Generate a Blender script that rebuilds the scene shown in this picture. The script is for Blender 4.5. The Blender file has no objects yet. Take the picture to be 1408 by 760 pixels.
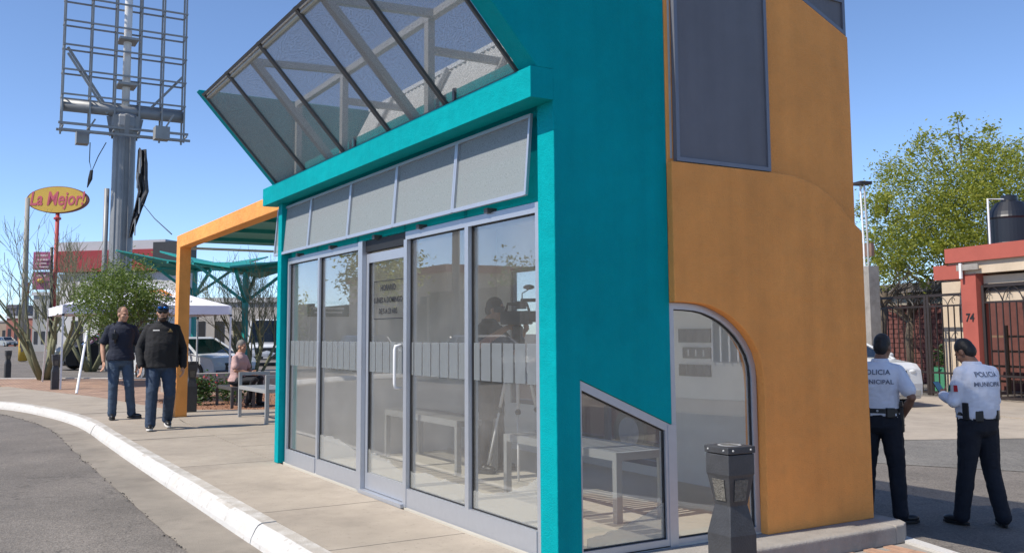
import bpy, bmesh, math, random
from mathutils import Vector, Matrix, noise
from mathutils.bvhtree import BVHTree
R = math.radians
PI = math.pi
random.seed(7)
scene = bpy.context.scene
COL = scene.collection

# ------------------------------------------------------------------ camera
H = 1.37                       # eye height above the sidewalk (z = 0)
F, CX, CY = 1295.6, 704.0, 332.4
YAW, PIT, ROL = R(-30.937), R(5.546), R(-0.350)
fw = Vector((math.cos(YAW)*math.cos(PIT), math.sin(YAW)*math.cos(PIT), math.sin(PIT)))
_rt = Vector((math.sin(YAW), -math.cos(YAW), 0))
_up = _rt.cross(fw)
cr = _rt*math.cos(ROL) + _up*math.sin(ROL)
cu = -_rt*math.sin(ROL) + _up*math.cos(ROL)
CAM = Vector((0, 0, H))
cd = bpy.data.cameras.new('camera')
cam = bpy.data.objects.new('camera', cd)
COL.objects.link(cam)
m = Matrix((cr, cu, -fw)).transposed().to_4x4()
m.translation = CAM
cam.matrix_world = m
cd.sensor_width = 36.0
cd.lens = F/1408*36
cd.shift_y = -47.6/1408
cd.clip_start = 0.05
cd.clip_end = 3000
scene.camera = cam

# ------------------------------------------------------------------ sky, sun, exposure
SUN_EL = R(49.5)
SUN_AZ = math.atan(0.055)
w = bpy.data.worlds.new('World')
scene.world = w
w.use_nodes = True
nt = w.node_tree
nt.nodes.clear()
sky = nt.nodes.new('ShaderNodeTexSky')
sky.sky_type = 'NISHITA'
sky.sun_disc = False
sky.sun_elevation = SUN_EL
sky.sun_rotation = SUN_AZ
sky.altitude = 200
sky.air_density = 0.6
sky.dust_density = 0.25
sky.ozone_density = 4.0
bg = nt.nodes.new('ShaderNodeBackground')
bg.inputs[1].default_value = 0.15
wo = nt.nodes.new('ShaderNodeOutputWorld')
nt.links.new(sky.outputs[0], bg.inputs[0])
nt.links.new(bg.outputs[0], wo.inputs[0])
sl = bpy.data.lights.new('sun', 'SUN')
sl.energy = 3.8
sl.angle = R(0.5)
sl.color = (1.0, 0.935, 0.83)
so = bpy.data.objects.new('sun', sl)
COL.objects.link(so)
sd = Vector((math.sin(SUN_AZ)*math.cos(SUN_EL), math.cos(SUN_AZ)*math.cos(SUN_EL), math.sin(SUN_EL)))
so.rotation_euler = sd.to_track_quat('Z', 'Y').to_euler()
so.location = (0, 0, 30)
vs = scene.view_settings
vs.view_transform = 'Standard'
vs.look = 'None'
vs.exposure = 0.58
vs.gamma = 1.0
vs.use_curve_mapping = False
scene.render.engine = 'CYCLES'
scene.cycles.max_bounces = 10
scene.cycles.transparent_max_bounces = 24
scene.cycles.glossy_bounces = 5

# ------------------------------------------------------------------ helpers
def ray(px, py):
    return fw + cr*((px-CX)/F) - cu*((py-CY)/F)
def at(px, py, x=None, y=None, z=None, d=None):
    """photo pixel -> point on the plane x=, y= or z= (or at depth d)"""
    q = ray(px, py)
    if d is not None: t = d
    elif z is not None: t = (z-H)/q.z
    elif x is not None: t = x/q.x
    else: t = y/q.y
    return CAM + q*t

class MB:
    """collects shapes, builds ONE mesh object"""
    def __init__(s): s.v = []; s.f = []
    def add(s, vs_, fs):
        o = len(s.v); s.v += [tuple(p) for p in vs_]; s.f += [tuple(i+o for i in f) for f in fs]; return s
    def box(s, a, b, bev=0.0):
        x0, x1 = sorted((a[0], b[0])); y0, y1 = sorted((a[1], b[1])); z0, z1 = sorted((a[2], b[2]))
        if bev <= 0:
            return s.add([(x0,y0,z0),(x1,y0,z0),(x1,y1,z0),(x0,y1,z0),(x0,y0,z1),(x1,y0,z1),(x1,y1,z1),(x0,y1,z1)],
                 [(0,3,2,1),(4,5,6,7),(0,1,5,4),(1,2,6,5),(2,3,7,6),(3,0,4,7)])
        bm = bmesh.new(); bmesh.ops.create_cube(bm, size=1)
        for v in bm.verts: v.co = ((x0+x1)/2+v.co.x*(x1-x0), (y0+y1)/2+v.co.y*(y1-y0), (z0+z1)/2+v.co.z*(z1-z0))
        bmesh.ops.bevel(bm, geom=bm.edges[:], offset=bev, segments=2, affect='EDGES', profile=.6)
        return s.bm(bm)
    def bm(s, bm):
        bm.verts.ensure_lookup_table(); bm.verts.index_update()
        s.add([v.co[:] for v in bm.verts], [[v.index for v in f.verts] for f in bm.faces]); bm.free(); return s
    def hexa(s, q0, q1):
        """two quads (4 points each) joined"""
        return s.add(list(q0)+list(q1), [(3,2,1,0),(4,5,6,7),(0,1,5,4),(1,2,6,5),(2,3,7,6),(3,0,4,7)])
    def prism(s, pts, vec):
        """closed planar polygon extruded along vec"""
        n = len(pts); vec = Vector(vec); P = [Vector(p) for p in pts]
        fs = [tuple(range(n)), tuple(range(2*n-1, n-1, -1))]
        fs += [((i+1) % n, i, i+n, (i+1) % n+n) for i in range(n)]
        return s.add([p[:] for p in P]+[(p+vec)[:] for p in P], fs)
    def tube(s, pts, rad, n=8, caps=True, squash=None):
        P = [Vector(p) for p in pts]
        rr = list(rad) if hasattr(rad, '__len__') else [rad]*len(P)
        vs_ = []; fs = []; u = None
        for i, p in enumerate(P):
            t = (P[min(i+1, len(P)-1)]-P[max(i-1, 0)])
            t = t.normalized() if t.length > 1e-9 else Vector((0,0,1))
            if u is None:
                u = t.cross(Vector((0,0,1)) if abs(t.z) < .9 else Vector((0,1,0))).normalized()
            else:
                u = (u - t*u.dot(t)); u = u.normalized() if u.length > 1e-6 else t.orthogonal().normalized()
            w_ = t.cross(u)
            for k in range(n):
                a = 2*PI*k/n
                vs_.append((p+(u*math.cos(a)+w_*math.sin(a))*rr[i])[:])
        for i in range(len(P)-1):
            for k in range(n):
                a, b = i*n+k, i*n+(k+1) % n
                fs.append((a, b, b+n, a+n))
        if caps:
            fs.append(tuple(range(n-1, -1, -1))); fs.append(tuple(range((len(P)-1)*n, len(P)*n)))
        return s.add(vs_, fs)
    def bar(s, a, b, w_, h=None, up=(0,0,1)):
        """rectangular bar from a to b, w_ wide, h high"""
        a = Vector(a); b = Vector(b); h = h or w_
        t = (b-a).normalized(); up = Vector(up)
        if abs(t.dot(up)) > .98: up = Vector((0,1,0)) if abs(t.y) < .9 else Vector((1,0,0))
        sd_ = t.cross(up).normalized(); u = sd_.cross(t)
        q = [(-1,-1),(1,-1),(1,1),(-1,1)]
        return s.hexa([(a+sd_*i*w_/2+u*j*h/2)[:] for i, j in q], [(b+sd_*i*w_/2+u*j*h/2)[:] for i, j in q])
    def lathe(s, prof, c=(0,0,0), n=24):
        vs_ = []; fs = []
        for r, z in prof:
            for k in range(n):
                a = 2*PI*k/n; vs_.append((c[0]+r*math.cos(a), c[1]+r*math.sin(a), c[2]+z))
        for i in range(len(prof)-1):
            for k in range(n):
                a, b = i*n+k, i*n+(k+1) % n; fs.append((a, b, b+n, a+n))
        fs.append(tuple(range(n-1,-1,-1))); fs.append(tuple(range((len(prof)-1)*n, len(prof)*n)))
        return s.add(vs_, fs)
    def ell(s, c, r, n=14, m_=10, rot=None):
        vs_ = []; fs = []; c = Vector(c)
        for i in range(m_+1):
            th = PI*i/m_
            for k in range(n):
                a = 2*PI*k/n
                p = Vector((r[0]*math.sin(th)*math.cos(a), r[1]*math.sin(th)*math.sin(a), r[2]*math.cos(th)))
                if rot: p = rot @ p
                vs_.append((c+p)[:])
        for i in range(m_):
            for k in range(n):
                a, b = i*n+k, i*n+(k+1) % n; fs.append((a, a+n, b+n, b))
        return s.add(vs_, fs)
    def mesh(s, name, smooth=False):
        me = bpy.data.meshes.new(name); me.from_pydata(s.v, [], s.f); me.update()
        if smooth: me.shade_smooth()
        return me
    def build(s, name, mat, parent=None, smooth=False, fix=True):
        me = s.mesh(name, smooth)
        if fix:
            bm = bmesh.new(); bm.from_mesh(me); bmesh.ops.recalc_face_normals(bm, faces=bm.faces[:]); bm.to_mesh(me); bm.free()
        return link(name, me, mat, parent)

def link(name, me, mat, parent=None):
    o = bpy.data.objects.new(name, me)
    COL.objects.link(o)
    if mat is not None and len(me.materials) == 0: me.materials.append(mat)
    if parent is not None:
        o.parent = parent
        if parent.name in WORLD: o.matrix_parent_inverse = Matrix.Translation(-Vector(parent.location))
    return o
WORLD = set()      # things whose parts are written in world coordinates
def wthing(name, label, cat, loc, group=None):
    o = thing(name, label, cat, loc, 0, group); WORLD.add(o.name); return o
def tag(o, label=None, cat=None, group=None, kind=None):
    if label: o['label'] = label
    if cat: o['category'] = cat
    if group: o['group'] = group
    if kind: o['kind'] = kind
    return o
def thing(name, label, cat, loc=(0,0,0), rz=0, group=None):
    o = bpy.data.objects.new(name, None); COL.objects.link(o)
    o.empty_display_size = .2
    o.location = loc; o.rotation_euler = (0, 0, rz)
    return tag(o, label, cat, group)
KIDS = {}
def copy_tree(o, parent=None):
    c = o.copy(); COL.objects.link(c)
    if parent is not None:
        c.parent = parent
    for ch in [k for k in ALLCH(o)]:
        copy_tree(ch, c)
    return c
def ALLCH(o):
    return [x for x in COL.objects if x.parent == o]
def bevel(o, wdt, seg=2, ang=35):
    md = o.modifiers.new('b', 'BEVEL'); md.width = wdt; md.segments = seg; md.limit_method = 'ANGLE'; md.angle_limit = R(ang)
    return o

# ------------------------------------------------------------------ materials
def _mat(name):
    mt = bpy.data.materials.new(name); mt.use_nodes = True
    n = mt.node_tree; n.nodes.clear()
    out = n.nodes.new('ShaderNodeOutputMaterial')
    return mt, n, out
def N(n, typ, **kw):
    x = n.nodes.new(typ)
    for k, v in kw.items():
        if k.startswith('i_'):
            x.inputs[int(k[2:]) if k[2:].isdigit() else k[2:]].default_value = v
        else: setattr(x, k, v)
    return x
def coords(n, kind='Object'):
    return n.nodes.new('ShaderNodeTexCoord').outputs[kind]
def pmat(name, col, rough=.6, var=.12, vscale=3.0, var2=.0, v2scale=.6, bump=0, bscale=60, metal=0, spec=.5, dirt=None, coord='Object', coat=0, spots=None, sheen=0, streak=0):
    """painted / plain surface: base colour with two octaves of value variation, optional dirt tint patches, fine bump"""
    mt, n, out = _mat(name); L = n.links.new
    p = N(n, 'ShaderNodeBsdfPrincipled')
    p.inputs['Roughness'].default_value = rough; p.inputs['Metallic'].default_value = metal
    p.inputs['Specular IOR Level'].default_value = spec
    if coat: p.inputs['Coat Weight'].default_value = coat; p.inputs['Coat Roughness'].default_value = .06
    if sheen: p.inputs['Sheen Weight'].default_value = sheen
    L(p.outputs[0], out.inputs[0])
    tc = coords(n, coord)
    nz = N(n, 'ShaderNodeTexNoise'); nz.inputs['Scale'].default_value = vscale; nz.inputs['Detail'].default_value = 8; nz.inputs['Roughness'].default_value = .65
    L(tc, nz.inputs['Vector'])
    mr = N(n, 'ShaderNodeMapRange'); mr.inputs[1].default_value = .25; mr.inputs[2].default_value = .75
    mr.inputs[3].default_value = 1-var; mr.inputs[4].default_value = 1+var
    L(nz.outputs[0], mr.inputs[0])
    val = mr.outputs[0]
    if var2:
        n2 = N(n, 'ShaderNodeTexNoise'); n2.inputs['Scale'].default_value = v2scale; n2.inputs['Detail'].default_value = 5
        L(tc, n2.inputs['Vector'])
        m2 = N(n, 'ShaderNodeMapRange'); m2.inputs[1].default_value = .3; m2.inputs[2].default_value = .7
        m2.inputs[3].default_value = 1-var2; m2.inputs[4].default_value = 1+var2
        L(n2.outputs[0], m2.inputs[0])
        mu = N(n, 'ShaderNodeMath', operation='MULTIPLY'); L(val, mu.inputs[0]); L(m2.outputs[0], mu.inputs[1]); val = mu.outputs[0]
    if streak:
        mp_ = N(n, 'ShaderNodeMapping'); mp_.inputs['Scale'].default_value = (7, 7, .35); L(tc, mp_.inputs[0])
        n3 = N(n, 'ShaderNodeTexNoise'); n3.inputs['Scale'].default_value = 1.0; n3.inputs['Detail'].default_value = 7; L(mp_.outputs[0], n3.inputs['Vector'])
        m3 = N(n, 'ShaderNodeMapRange'); m3.inputs[1].default_value = .35; m3.inputs[2].default_value = .7; m3.inputs[3].default_value = 1+streak*.5; m3.inputs[4].default_value = 1-streak
        L(n3.outputs[0], m3.inputs[0]); mu = N(n, 'ShaderNodeMath', operation='MULTIPLY'); L(val, mu.inputs[0]); L(m3.outputs[0], mu.inputs[1]); val = mu.outputs[0]
    hv = N(n, 'ShaderNodeHueSaturation'); hv.inputs['Color'].default_value = (*col, 1)
    L(val, hv.inputs['Value']); c = hv.outputs[0]
    if dirt:
        dcol, dscale, lo, hi, amt = dirt
        dn = N(n, 'ShaderNodeTexNoise'); dn.inputs['Scale'].default_value = dscale; dn.inputs['Detail'].default_value = 9; dn.inputs['Roughness'].default_value = .7
        L(tc, dn.inputs['Vector'])
        dm = N(n, 'ShaderNodeMapRange'); dm.inputs[1].default_value = lo; dm.inputs[2].default_value = hi; dm.inputs[3].default_value = 0; dm.inputs[4].default_value = amt
        L(dn.outputs[0], dm.inputs[0])
        mx = N(n, 'ShaderNodeMix', data_type='RGBA'); L(dm.outputs[0], mx.inputs[0]); L(c, mx.inputs[6]); mx.inputs[7].default_value = (*dcol, 1); c = mx.outputs[2]
    if spots:
        scol, sscale, thr, amt = spots
        vo = N(n, 'ShaderNodeTexVoronoi'); vo.inputs['Scale'].default_value = sscale; L(tc, vo.inputs['Vector'])
        cr_ = N(n, 'ShaderNodeSeparateColor'); L(vo.outputs['Color'], cr_.inputs[0])
        gt = N(n, 'ShaderNodeMath', operation='GREATER_THAN'); L(cr_.outputs[0], gt.inputs[0]); gt.inputs[1].default_value = thr
        mm = N(n, 'ShaderNodeMath', operation='MULTIPLY'); L(gt.outputs[0], mm.inputs[0]); mm.inputs[1].default_value = amt
        mx = N(n, 'ShaderNodeMix', data_type='RGBA'); L(mm.outputs[0], mx.inputs[0]); L(c, mx.inputs[6]); mx.inputs[7].default_value = (*scol, 1); c = mx.outputs[2]
    L(c, p.inputs['Base Color'])
    if bump:
        bn = N(n, 'ShaderNodeTexNoise'); bn.inputs['Scale'].default_value = bscale; bn.inputs['Detail'].default_value = 6
        L(tc, bn.inputs['Vector'])
        bp = N(n, 'ShaderNodeBump'); bp.inputs['Strength'].default_value = bump; bp.inputs['Distance'].default_value = .01
        hgt_ = bn.outputs[0]
        if streak:      # trowel waves under the fine grain
            b2 = N(n, 'ShaderNodeTexNoise'); b2.inputs['Scale'].default_value = 7; b2.inputs['Detail'].default_value = 3; L(tc, b2.inputs['Vector'])
            ad = N(n, 'ShaderNodeMath', operation='MULTIPLY_ADD'); L(b2.outputs[0], ad.inputs[0]); ad.inputs[1].default_value = 2.6; L(bn.outputs[0], ad.inputs[2]); hgt_ = ad.outputs[0]
        L(hgt_, bp.inputs['Height']); L(bp.outputs[0], p.inputs['Normal'])
    return mt
def glass_mat(name, tint=(.8,.82,.82), ior=1.5, boost=1.6, add=0.0, rough=0.0, dust=.0):
    mt, n, out = _mat(name); L = n.links.new
    fr = N(n, 'ShaderNodeFresnel'); ge = N(n, 'ShaderNodeNewGeometry'); mi = N(n, 'ShaderNodeMapRange')
    mi.inputs[3].default_value = ior; mi.inputs[4].default_value = 1/ior; L(ge.outputs['Backfacing'], mi.inputs[0]); L(mi.outputs[0], fr.inputs[0])   # same reflectance from both faces
    mu = N(n, 'ShaderNodeMath', operation='MULTIPLY_ADD', use_clamp=True); L(fr.outputs[0], mu.inputs[0]); mu.inputs[1].default_value = boost; mu.inputs[2].default_value = add
    tr = N(n, 'ShaderNodeBsdfTransparent'); tr.inputs[0].default_value = (*tint, 1)
    gl = N(n, 'ShaderNodeBsdfGlossy'); gl.inputs['Roughness'].default_value = rough; gl.inputs[0].default_value = (1,1,1,1)
    tc = coords(n); nz = N(n, 'ShaderNodeTexNoise'); nz.inputs['Scale'].default_value = .9; nz.inputs['Detail'].default_value = 1; L(tc, nz.inputs['Vector'])
    bp = N(n, 'ShaderNodeBump'); bp.inputs['Strength'].default_value = .03; bp.inputs['Distance'].default_value = .02; L(nz.outputs[0], bp.inputs['Height']); L(bp.outputs[0], gl.inputs['Normal'])
    mx = N(n, 'ShaderNodeMixShader'); L(mu.outputs[0], mx.inputs[0]); L(tr.outputs[0], mx.inputs[1]); L(gl.outputs[0], mx.inputs[2])
    # thin uneven film of dust on the pane
    dn = N(n, 'ShaderNodeTexNoise'); dn.inputs['Scale'].default_value = 2.2; dn.inputs['Detail'].default_value = 8; L(tc, dn.inputs['Vector'])
    dm = N(n, 'ShaderNodeMapRange'); dm.inputs[1].default_value = .3; dm.inputs[2].default_value = .75; dm.inputs[3].default_value = dust*.45; dm.inputs[4].default_value = dust*1.5; L(dn.outputs[0], dm.inputs[0])
    df = N(n, 'ShaderNodeBsdfDiffuse'); df.inputs[0].default_value = (.62,.60,.56,1)
    m9 = N(n, 'ShaderNodeMixShader'); L(dm.outputs[0], m9.inputs[0]); L(mx.outputs[0], m9.inputs[1]); L(df.outputs[0], m9.inputs[2])
    L(m9.outputs[0], out.inputs[0]); return mt
def screen_mat(name, col, open_, rough=.6, metal=0.3):
    """woven / perforated metal screen: too fine to see each hole"""
    mt, n, out = _mat(name); L = n.links.new
    p = N(n, 'ShaderNodeBsdfPrincipled'); p.inputs['Base Color'].default_value = (*col, 1); p.inputs['Roughness'].default_value = rough; p.inputs['Metallic'].default_value = metal
    tr = N(n, 'ShaderNodeBsdfTransparent')
    mx = N(n, 'ShaderNodeMixShader'); mx.inputs[0].default_value = open_
    tc = coords(n); nz = N(n, 'ShaderNodeTexNoise'); nz.inputs['Scale'].default_value = 140; L(tc, nz.inputs['Vector'])
    mr = N(n, 'ShaderNodeMapRange'); mr.inputs[1].default_value = .3; mr.inputs[2].default_value = .7; mr.inputs[3].default_value = open_-.12; mr.inputs[4].default_value = open_+.12
    L(nz.outputs[0], mr.inputs[0]); L(mr.outputs[0], mx.inputs[0])
    L(p.outputs[0], mx.inputs[1]); L(tr.outputs[0], mx.inputs[2]); L(mx.outputs[0], out.inputs[0]); return mt
def film_mat(name, col, open_):
    mt, n, out = _mat(name); L = n.links.new
    df = N(n, 'ShaderNodeBsdfDiffuse'); df.inputs[0].default_value = (*col, 1)
    tl = N(n, 'ShaderNodeBsdfTranslucent'); tl.inputs[0].default_value = (*col, 1)
    m1 = N(n, 'ShaderNodeMixShader'); m1.inputs[0].default_value = .45; L(df.outputs[0], m1.inputs[1]); L(tl.outputs[0], m1.inputs[2])
    tr = N(n, 'ShaderNodeBsdfTransparent'); m2 = N(n, 'ShaderNodeMixShader'); m2.inputs[0].default_value = open_
    L(m1.outputs[0], m2.inputs[1]); L(tr.outputs[0], m2.inputs[2]); L(m2.outputs[0], out.inputs[0]); return mt
def leaf_mat(name, cols, rough=.55, trans=.35):
    mt, n, out = _mat(name); L = n.links.new
    tc = coords(n); nz = N(n, 'ShaderNodeTexWhiteNoise'); nz.noise_dimensions = '1D'
    geo = N(n, 'ShaderNodeNewGeometry')
    L(geo.outputs['Random Per Island'], nz.inputs['W'])
    rp = N(n, 'ShaderNodeValToRGB'); e = rp.color_ramp.elements
    while len(e) < len(cols): e.new(.5)
    for i, c in enumerate(cols): e[i].position = i/(len(cols)-1); e[i].color = (*c, 1)
    L(nz.outputs['Value'], rp.inputs[0])
    p = N(n, 'ShaderNodeBsdfPrincipled'); p.inputs['Roughness'].default_value = rough; L(rp.outputs[0], p.inputs['Base Color'])
    tl = N(n, 'ShaderNodeBsdfTranslucent'); L(rp.outputs[0], tl.inputs[0])
    mx = N(n, 'ShaderNodeMixShader'); mx.inputs[0].default_value = trans; L(p.outputs[0], mx.inputs[1]); L(tl.outputs[0], mx.inputs[2]); L(mx.outputs[0], out.inputs[0]); return mt
def asphalt_mat(name, col, speck=.35, scale=90):
    mt, n, out = _mat(name); L = n.links.new
    p = N(n, 'ShaderNodeBsdfPrincipled'); p.inputs['Roughness'].default_value = .85
    tc = coords(n)
    vo = N(n, 'ShaderNodeTexVoronoi'); vo.inputs['Scale'].default_value = scale; L(tc, vo.inputs['Vector'])
    sp = N(n, 'ShaderNodeSeparateColor'); L(vo.outputs['Color'], sp.inputs[0])
    m1 = N(n, 'ShaderNodeMapRange'); m1.inputs[3].default_value = 1-speck; m1.inputs[4].default_value = 1+speck; L(sp.outputs[0], m1.inputs[0])
    n2 = N(n, 'ShaderNodeTexNoise'); n2.inputs['Scale'].default_value = .8; n2.inputs['Detail'].default_value = 9; n2.inputs['Roughness'].default_value = .62; L(tc, n2.inputs['Vector'])
    m2 = N(n, 'ShaderNodeMapRange'); m2.inputs[1].default_value = .3; m2.inputs[2].default_value = .7; m2.inputs[3].default_value = .74; m2.inputs[4].default_value = 1.28; L(n2.outputs[0], m2.inputs[0])
    mu = N(n, 'ShaderNodeMath', operation='MULTIPLY'); L(m1.outputs[0], mu.inputs[0]); L(m2.outputs[0], mu.inputs[1])
    # dark tar patches
    n3 = N(n, 'ShaderNodeTexNoise'); n3.inputs['Scale'].default_value = 5.5; n3.inputs['Detail'].default_value = 6; L(tc, n3.inputs['Vector'])
    m3 = N(n, 'ShaderNodeMapRange'); m3.inputs[1].default_value = .66; m3.inputs[2].default_value = .74; m3.inputs[3].default_value = 1; m3.inputs[4].default_value = .6; L(n3.outputs[0], m3.inputs[0])
    mu2 = N(n, 'ShaderNodeMath', operation='MULTIPLY'); L(mu.outputs[0], mu2.inputs[0]); L(m3.outputs[0], mu2.inputs[1])
    # cracks
    wv = N(n, 'ShaderNodeTexVoronoi'); wv.feature = 'DISTANCE_TO_EDGE'; wv.inputs['Scale'].default_value = .45
    wn = N(n, 'ShaderNodeTexNoise'); wn.inputs['Scale'].default_value = 2.5; wn.inputs['Detail'].default_value = 6; L(tc, wn.inputs['Vector'])
    va = N(n, 'ShaderNodeVectorMath', operation='SCALE'); L(wn.outputs['Color'], va.inputs[0]); va.inputs['Scale'].default_value = .8
    vb = N(n, 'ShaderNodeVectorMath', operation='ADD'); L(tc, vb.inputs[0]); L(va.outputs[0], vb.inputs[1]); L(vb.outputs[0], wv.inputs['Vector'])
    m4 = N(n, 'ShaderNodeMapRange'); m4.inputs[1].default_value = 0; m4.inputs[2].default_value = .006; m4.inputs[3].default_value = .62; m4.inputs[4].default_value = 1; L(wv.outputs['Distance'], m4.inputs[0])
    mu3 = N(n, 'ShaderNodeMath', operation='MULTIPLY'); L(mu2.outputs[0], mu3.inputs[0]); L(m4.outputs[0], mu3.inputs[1])
    hv = N(n, 'ShaderNodeHueSaturation'); hv.inputs['Color'].default_value = (*col, 1); L(mu3.outputs[0], hv.inputs['Value'])
    L(hv.outputs[0], p.inputs['Base Color'])
    bp = N(n, 'ShaderNodeBump'); bp.inputs['Strength'].default_value = .5; bp.inputs['Distance'].default_value = .006; L(vo.outputs['Distance'], bp.inputs['Height']); L(bp.outputs[0], p.inputs['Normal'])
    L(p.outputs[0], out.inputs[0]); return mt
def paver_mat(name, c1, c2, mortar, bw=.2, bh=.1):
    mt, n, out = _mat(name); L = n.links.new
    p = N(n, 'ShaderNodeBsdfPrincipled'); p.inputs['Roughness'].default_value = .85
    tc = coords(n)
    b = N(n, 'ShaderNodeTexBrick'); b.inputs['Color1'].default_value = (*c1,1); b.inputs['Color2'].default_value = (*c2,1); b.inputs['Mortar'].default_value = (*mortar,1)
    b.inputs['Scale'].default_value = 1; b.inputs['Brick Width'].default_value = bw; b.inputs['Row Height'].default_value = bh; b.inputs['Mortar Size'].default_value = .006
    L(tc, b.inputs['Vector'])
    nz = N(n, 'ShaderNodeTexNoise'); nz.inputs['Scale'].default_value = .9; nz.inputs['Detail'].default_value = 7; L(tc, nz.inputs['Vector'])
    mr = N(n, 'ShaderNodeMapRange'); mr.inputs[1].default_value = .3; mr.inputs[2].default_value = .7; mr.inputs[3].default_value = .75; mr.inputs[4].default_value = 1.25; L(nz.outputs[0], mr.inputs[0])
    hv = N(n, 'ShaderNodeHueSaturation'); L(b.outputs[0], hv.inputs['Color']); L(mr.outputs[0], hv.inputs['Value']); L(hv.outputs[0], p.inputs['Base Color'])
    bp = N(n, 'ShaderNodeBump'); bp.inputs['Strength'].default_value = .6; bp.inputs['Distance'].default_value = .005; bp.invert = True; L(b.outputs['Fac'], bp.inputs['Height']); L(bp.outputs[0], p.inputs['Normal'])
    L(p.outputs[0], out.inputs[0]); return mt

M = {}
M['teal'] = pmat('teal_paint', (.0, .31, .335), .62, .07, 5, .07, .9, .6, 130, spec=.06, streak=.06, dirt=((.0,.22,.26), 2.2, .62, .85, .25))
M['teal_metal'] = pmat('teal_metal_paint', (.012, .24, .22), .5, .06, 6)
M['orange'] = pmat('orange_stucco', (.86, .345, .08), .78, .09, 4, .09, .8, .8, 110, streak=.06, dirt=((.55,.26,.075), 1.6, .55, .8, .35))
M['alu'] = pmat('brushed_aluminium', (.46,.48,.52), .38, .04, 20, metal=.55, spec=.5)
M['alu_dark'] = pmat('shadow_gap_rubber', (.012,.012,.013), .6)
M['steel_grey'] = pmat('galvanised_grey', (.46,.455,.44), .5, .10, 8, .1, 1.5, metal=.25)
M['dark_rib'] = pmat('dark_grey_rib_paint', (.085,.082,.082), .5, .08, 12)
M['slate'] = pmat('slate_screen_paint', (.15,.15,.165), .6, .06, 7, .06, .8, .35, 420, metal=.1, streak=.08)
M['slate_frame'] = pmat('slate_frame_paint', (.17,.18,.21), .42, .05, 9, metal=.3)
M['glass'] = glass_mat('clear_glass', (.95,.955,.95), 1.5, 1.5, .02, dust=.055)
M['glass_dark'] = glass_mat('car_glass', (.16,.18,.18), 1.5, 1.2, .02)
M['mesh_up'] = screen_mat('awning_screen', (.33,.325,.315), .54, .9, 0)
M['mesh_low'] = screen_mat('fascia_screen', (.31,.335,.345), .42, .85, 0)
M['film'] = film_mat('frosted_film', (.36,.385,.40), .52)
M['film2'] = film_mat('pale_frosted_film', (.60,.60,.57), .72)
M['concrete'] = pmat('sidewalk_concrete', (.345,.295,.238), .9, .10, 4, .10, .5, .35, 90, dirt=((.20,.17,.14), 1.1, .50, .74, .62), spots=((.20,.17,.14), 75, .985, .5))
M['gutter'] = pmat('gutter_concrete', (.235,.205,.168), .9, .14, 5, .14, .7, .4, 80, dirt=((.13,.11,.09), 1.8, .52, .72, .6))
M['kerb'] = pmat('white_kerb_paint', (.53,.515,.49), .8, .07, 6, .05, 1.0, .5, 70, dirt=((.50,.44,.36), 2.6, .56, .70, .55), spots=((.36,.32,.28), 34, .972, .5))
M['kerb_top'] = pmat('worn_kerb_top', (.40,.365,.32), .88, .10, 6, .10, 1.2, .5, 70, dirt=((.60,.58,.55), 3.2, .46, .62, .75))
M['asphalt'] = asphalt_mat('asphalt_front', (.150,.132,.114))
M['asphalt2'] = asphalt_mat('asphalt_worn', (.16,.15,.135), .3, 60)
M['plaza'] = paver_mat('plaza_pavers', (.36,.23,.16), (.30,.19,.135), (.22,.16,.12))
M['brick'] = pmat('paver_brick', (.40,.245,.165), .9, .2, 7, .15, 2, .4, 70)
M['plinth'] = pmat('plinth_cement', (.30,.275,.245), .9, .16, 6, .12, 1.2, .6, 60, dirt=((.14,.12,.105), 3.5, .5, .75, .6))
M['soil'] = pmat('red_gravel', (.26,.13,.075), .95, .35, 40, .15, 2, 1.0, 60)
M['white_wall'] = pmat('white_wall_paint', (.62,.62,.60), .8, .05, 3, .05, .5)
M['inner_wall'] = pmat('inner_wall_paint', (.80,.79,.76), .85, .04, 3, .05, .6)
M['floor_tile'] = pmat('pale_floor_tile', (.58,.54,.46), .55, .06, 3, .05, 1)
M['dark_box'] = pmat('charcoal_board', (.03,.03,.032), .5, .1)
M['bollard'] = pmat('charcoal_bollard_paint', (.055,.055,.058), .5, .22, 14, .14, 3, .25, 90, metal=.15, dirt=((.12,.105,.09), 4, .56, .75, .45))
M['bollard_grill'] = pmat('bollard_grill', (.13,.12,.10), .6, .6, 60, bump=1, bscale=120)
M['bench_grey'] = pmat('bench_grey_paint', (.36,.37,.375), .42, .06, 8, metal=.2)
M['white_metal'] = pmat('white_metal', (.75,.75,.75), .4, .04)
M['black'] = pmat('black_plastic', (.015,.015,.016), .4, .1)
M['blackletter'] = pmat('black_lettering', (.02,.02,.022), .6, .1)
# ================================================================== the setting
def ground_z(x, y):
    if y < -6.3:
        k = min(1, max(0, (x-13)/10)) if y > -14 else min(1, max(0, (x-30)/30))
        return -.40 + .25*k
    return -.15
xs = [-900,-200,-60,-20,0,5,10,13,16,19,23,30,40,60,120,400,1500]
ys = [-1500,-300,-100,-60,-40,-30,-22,-18,-14.01,-14,-10,-6.31,-6.3,-3,0,4,10,30,100,400,1500]
g = MB()
vv = [(x, y, ground_z(x, y)) for y in ys for x in xs]; nx = len(xs)
g.add(vv, [(j*nx+i, j*nx+i+1, (j+1)*nx+i+1, (j+1)*nx+i) for j in range(len(ys)-1) for i in range(nx-1)])
tag(g.build('ground', M['asphalt'], fix=False), 'asphalt street surface in front of and behind the kiosk', kind='structure')

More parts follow.
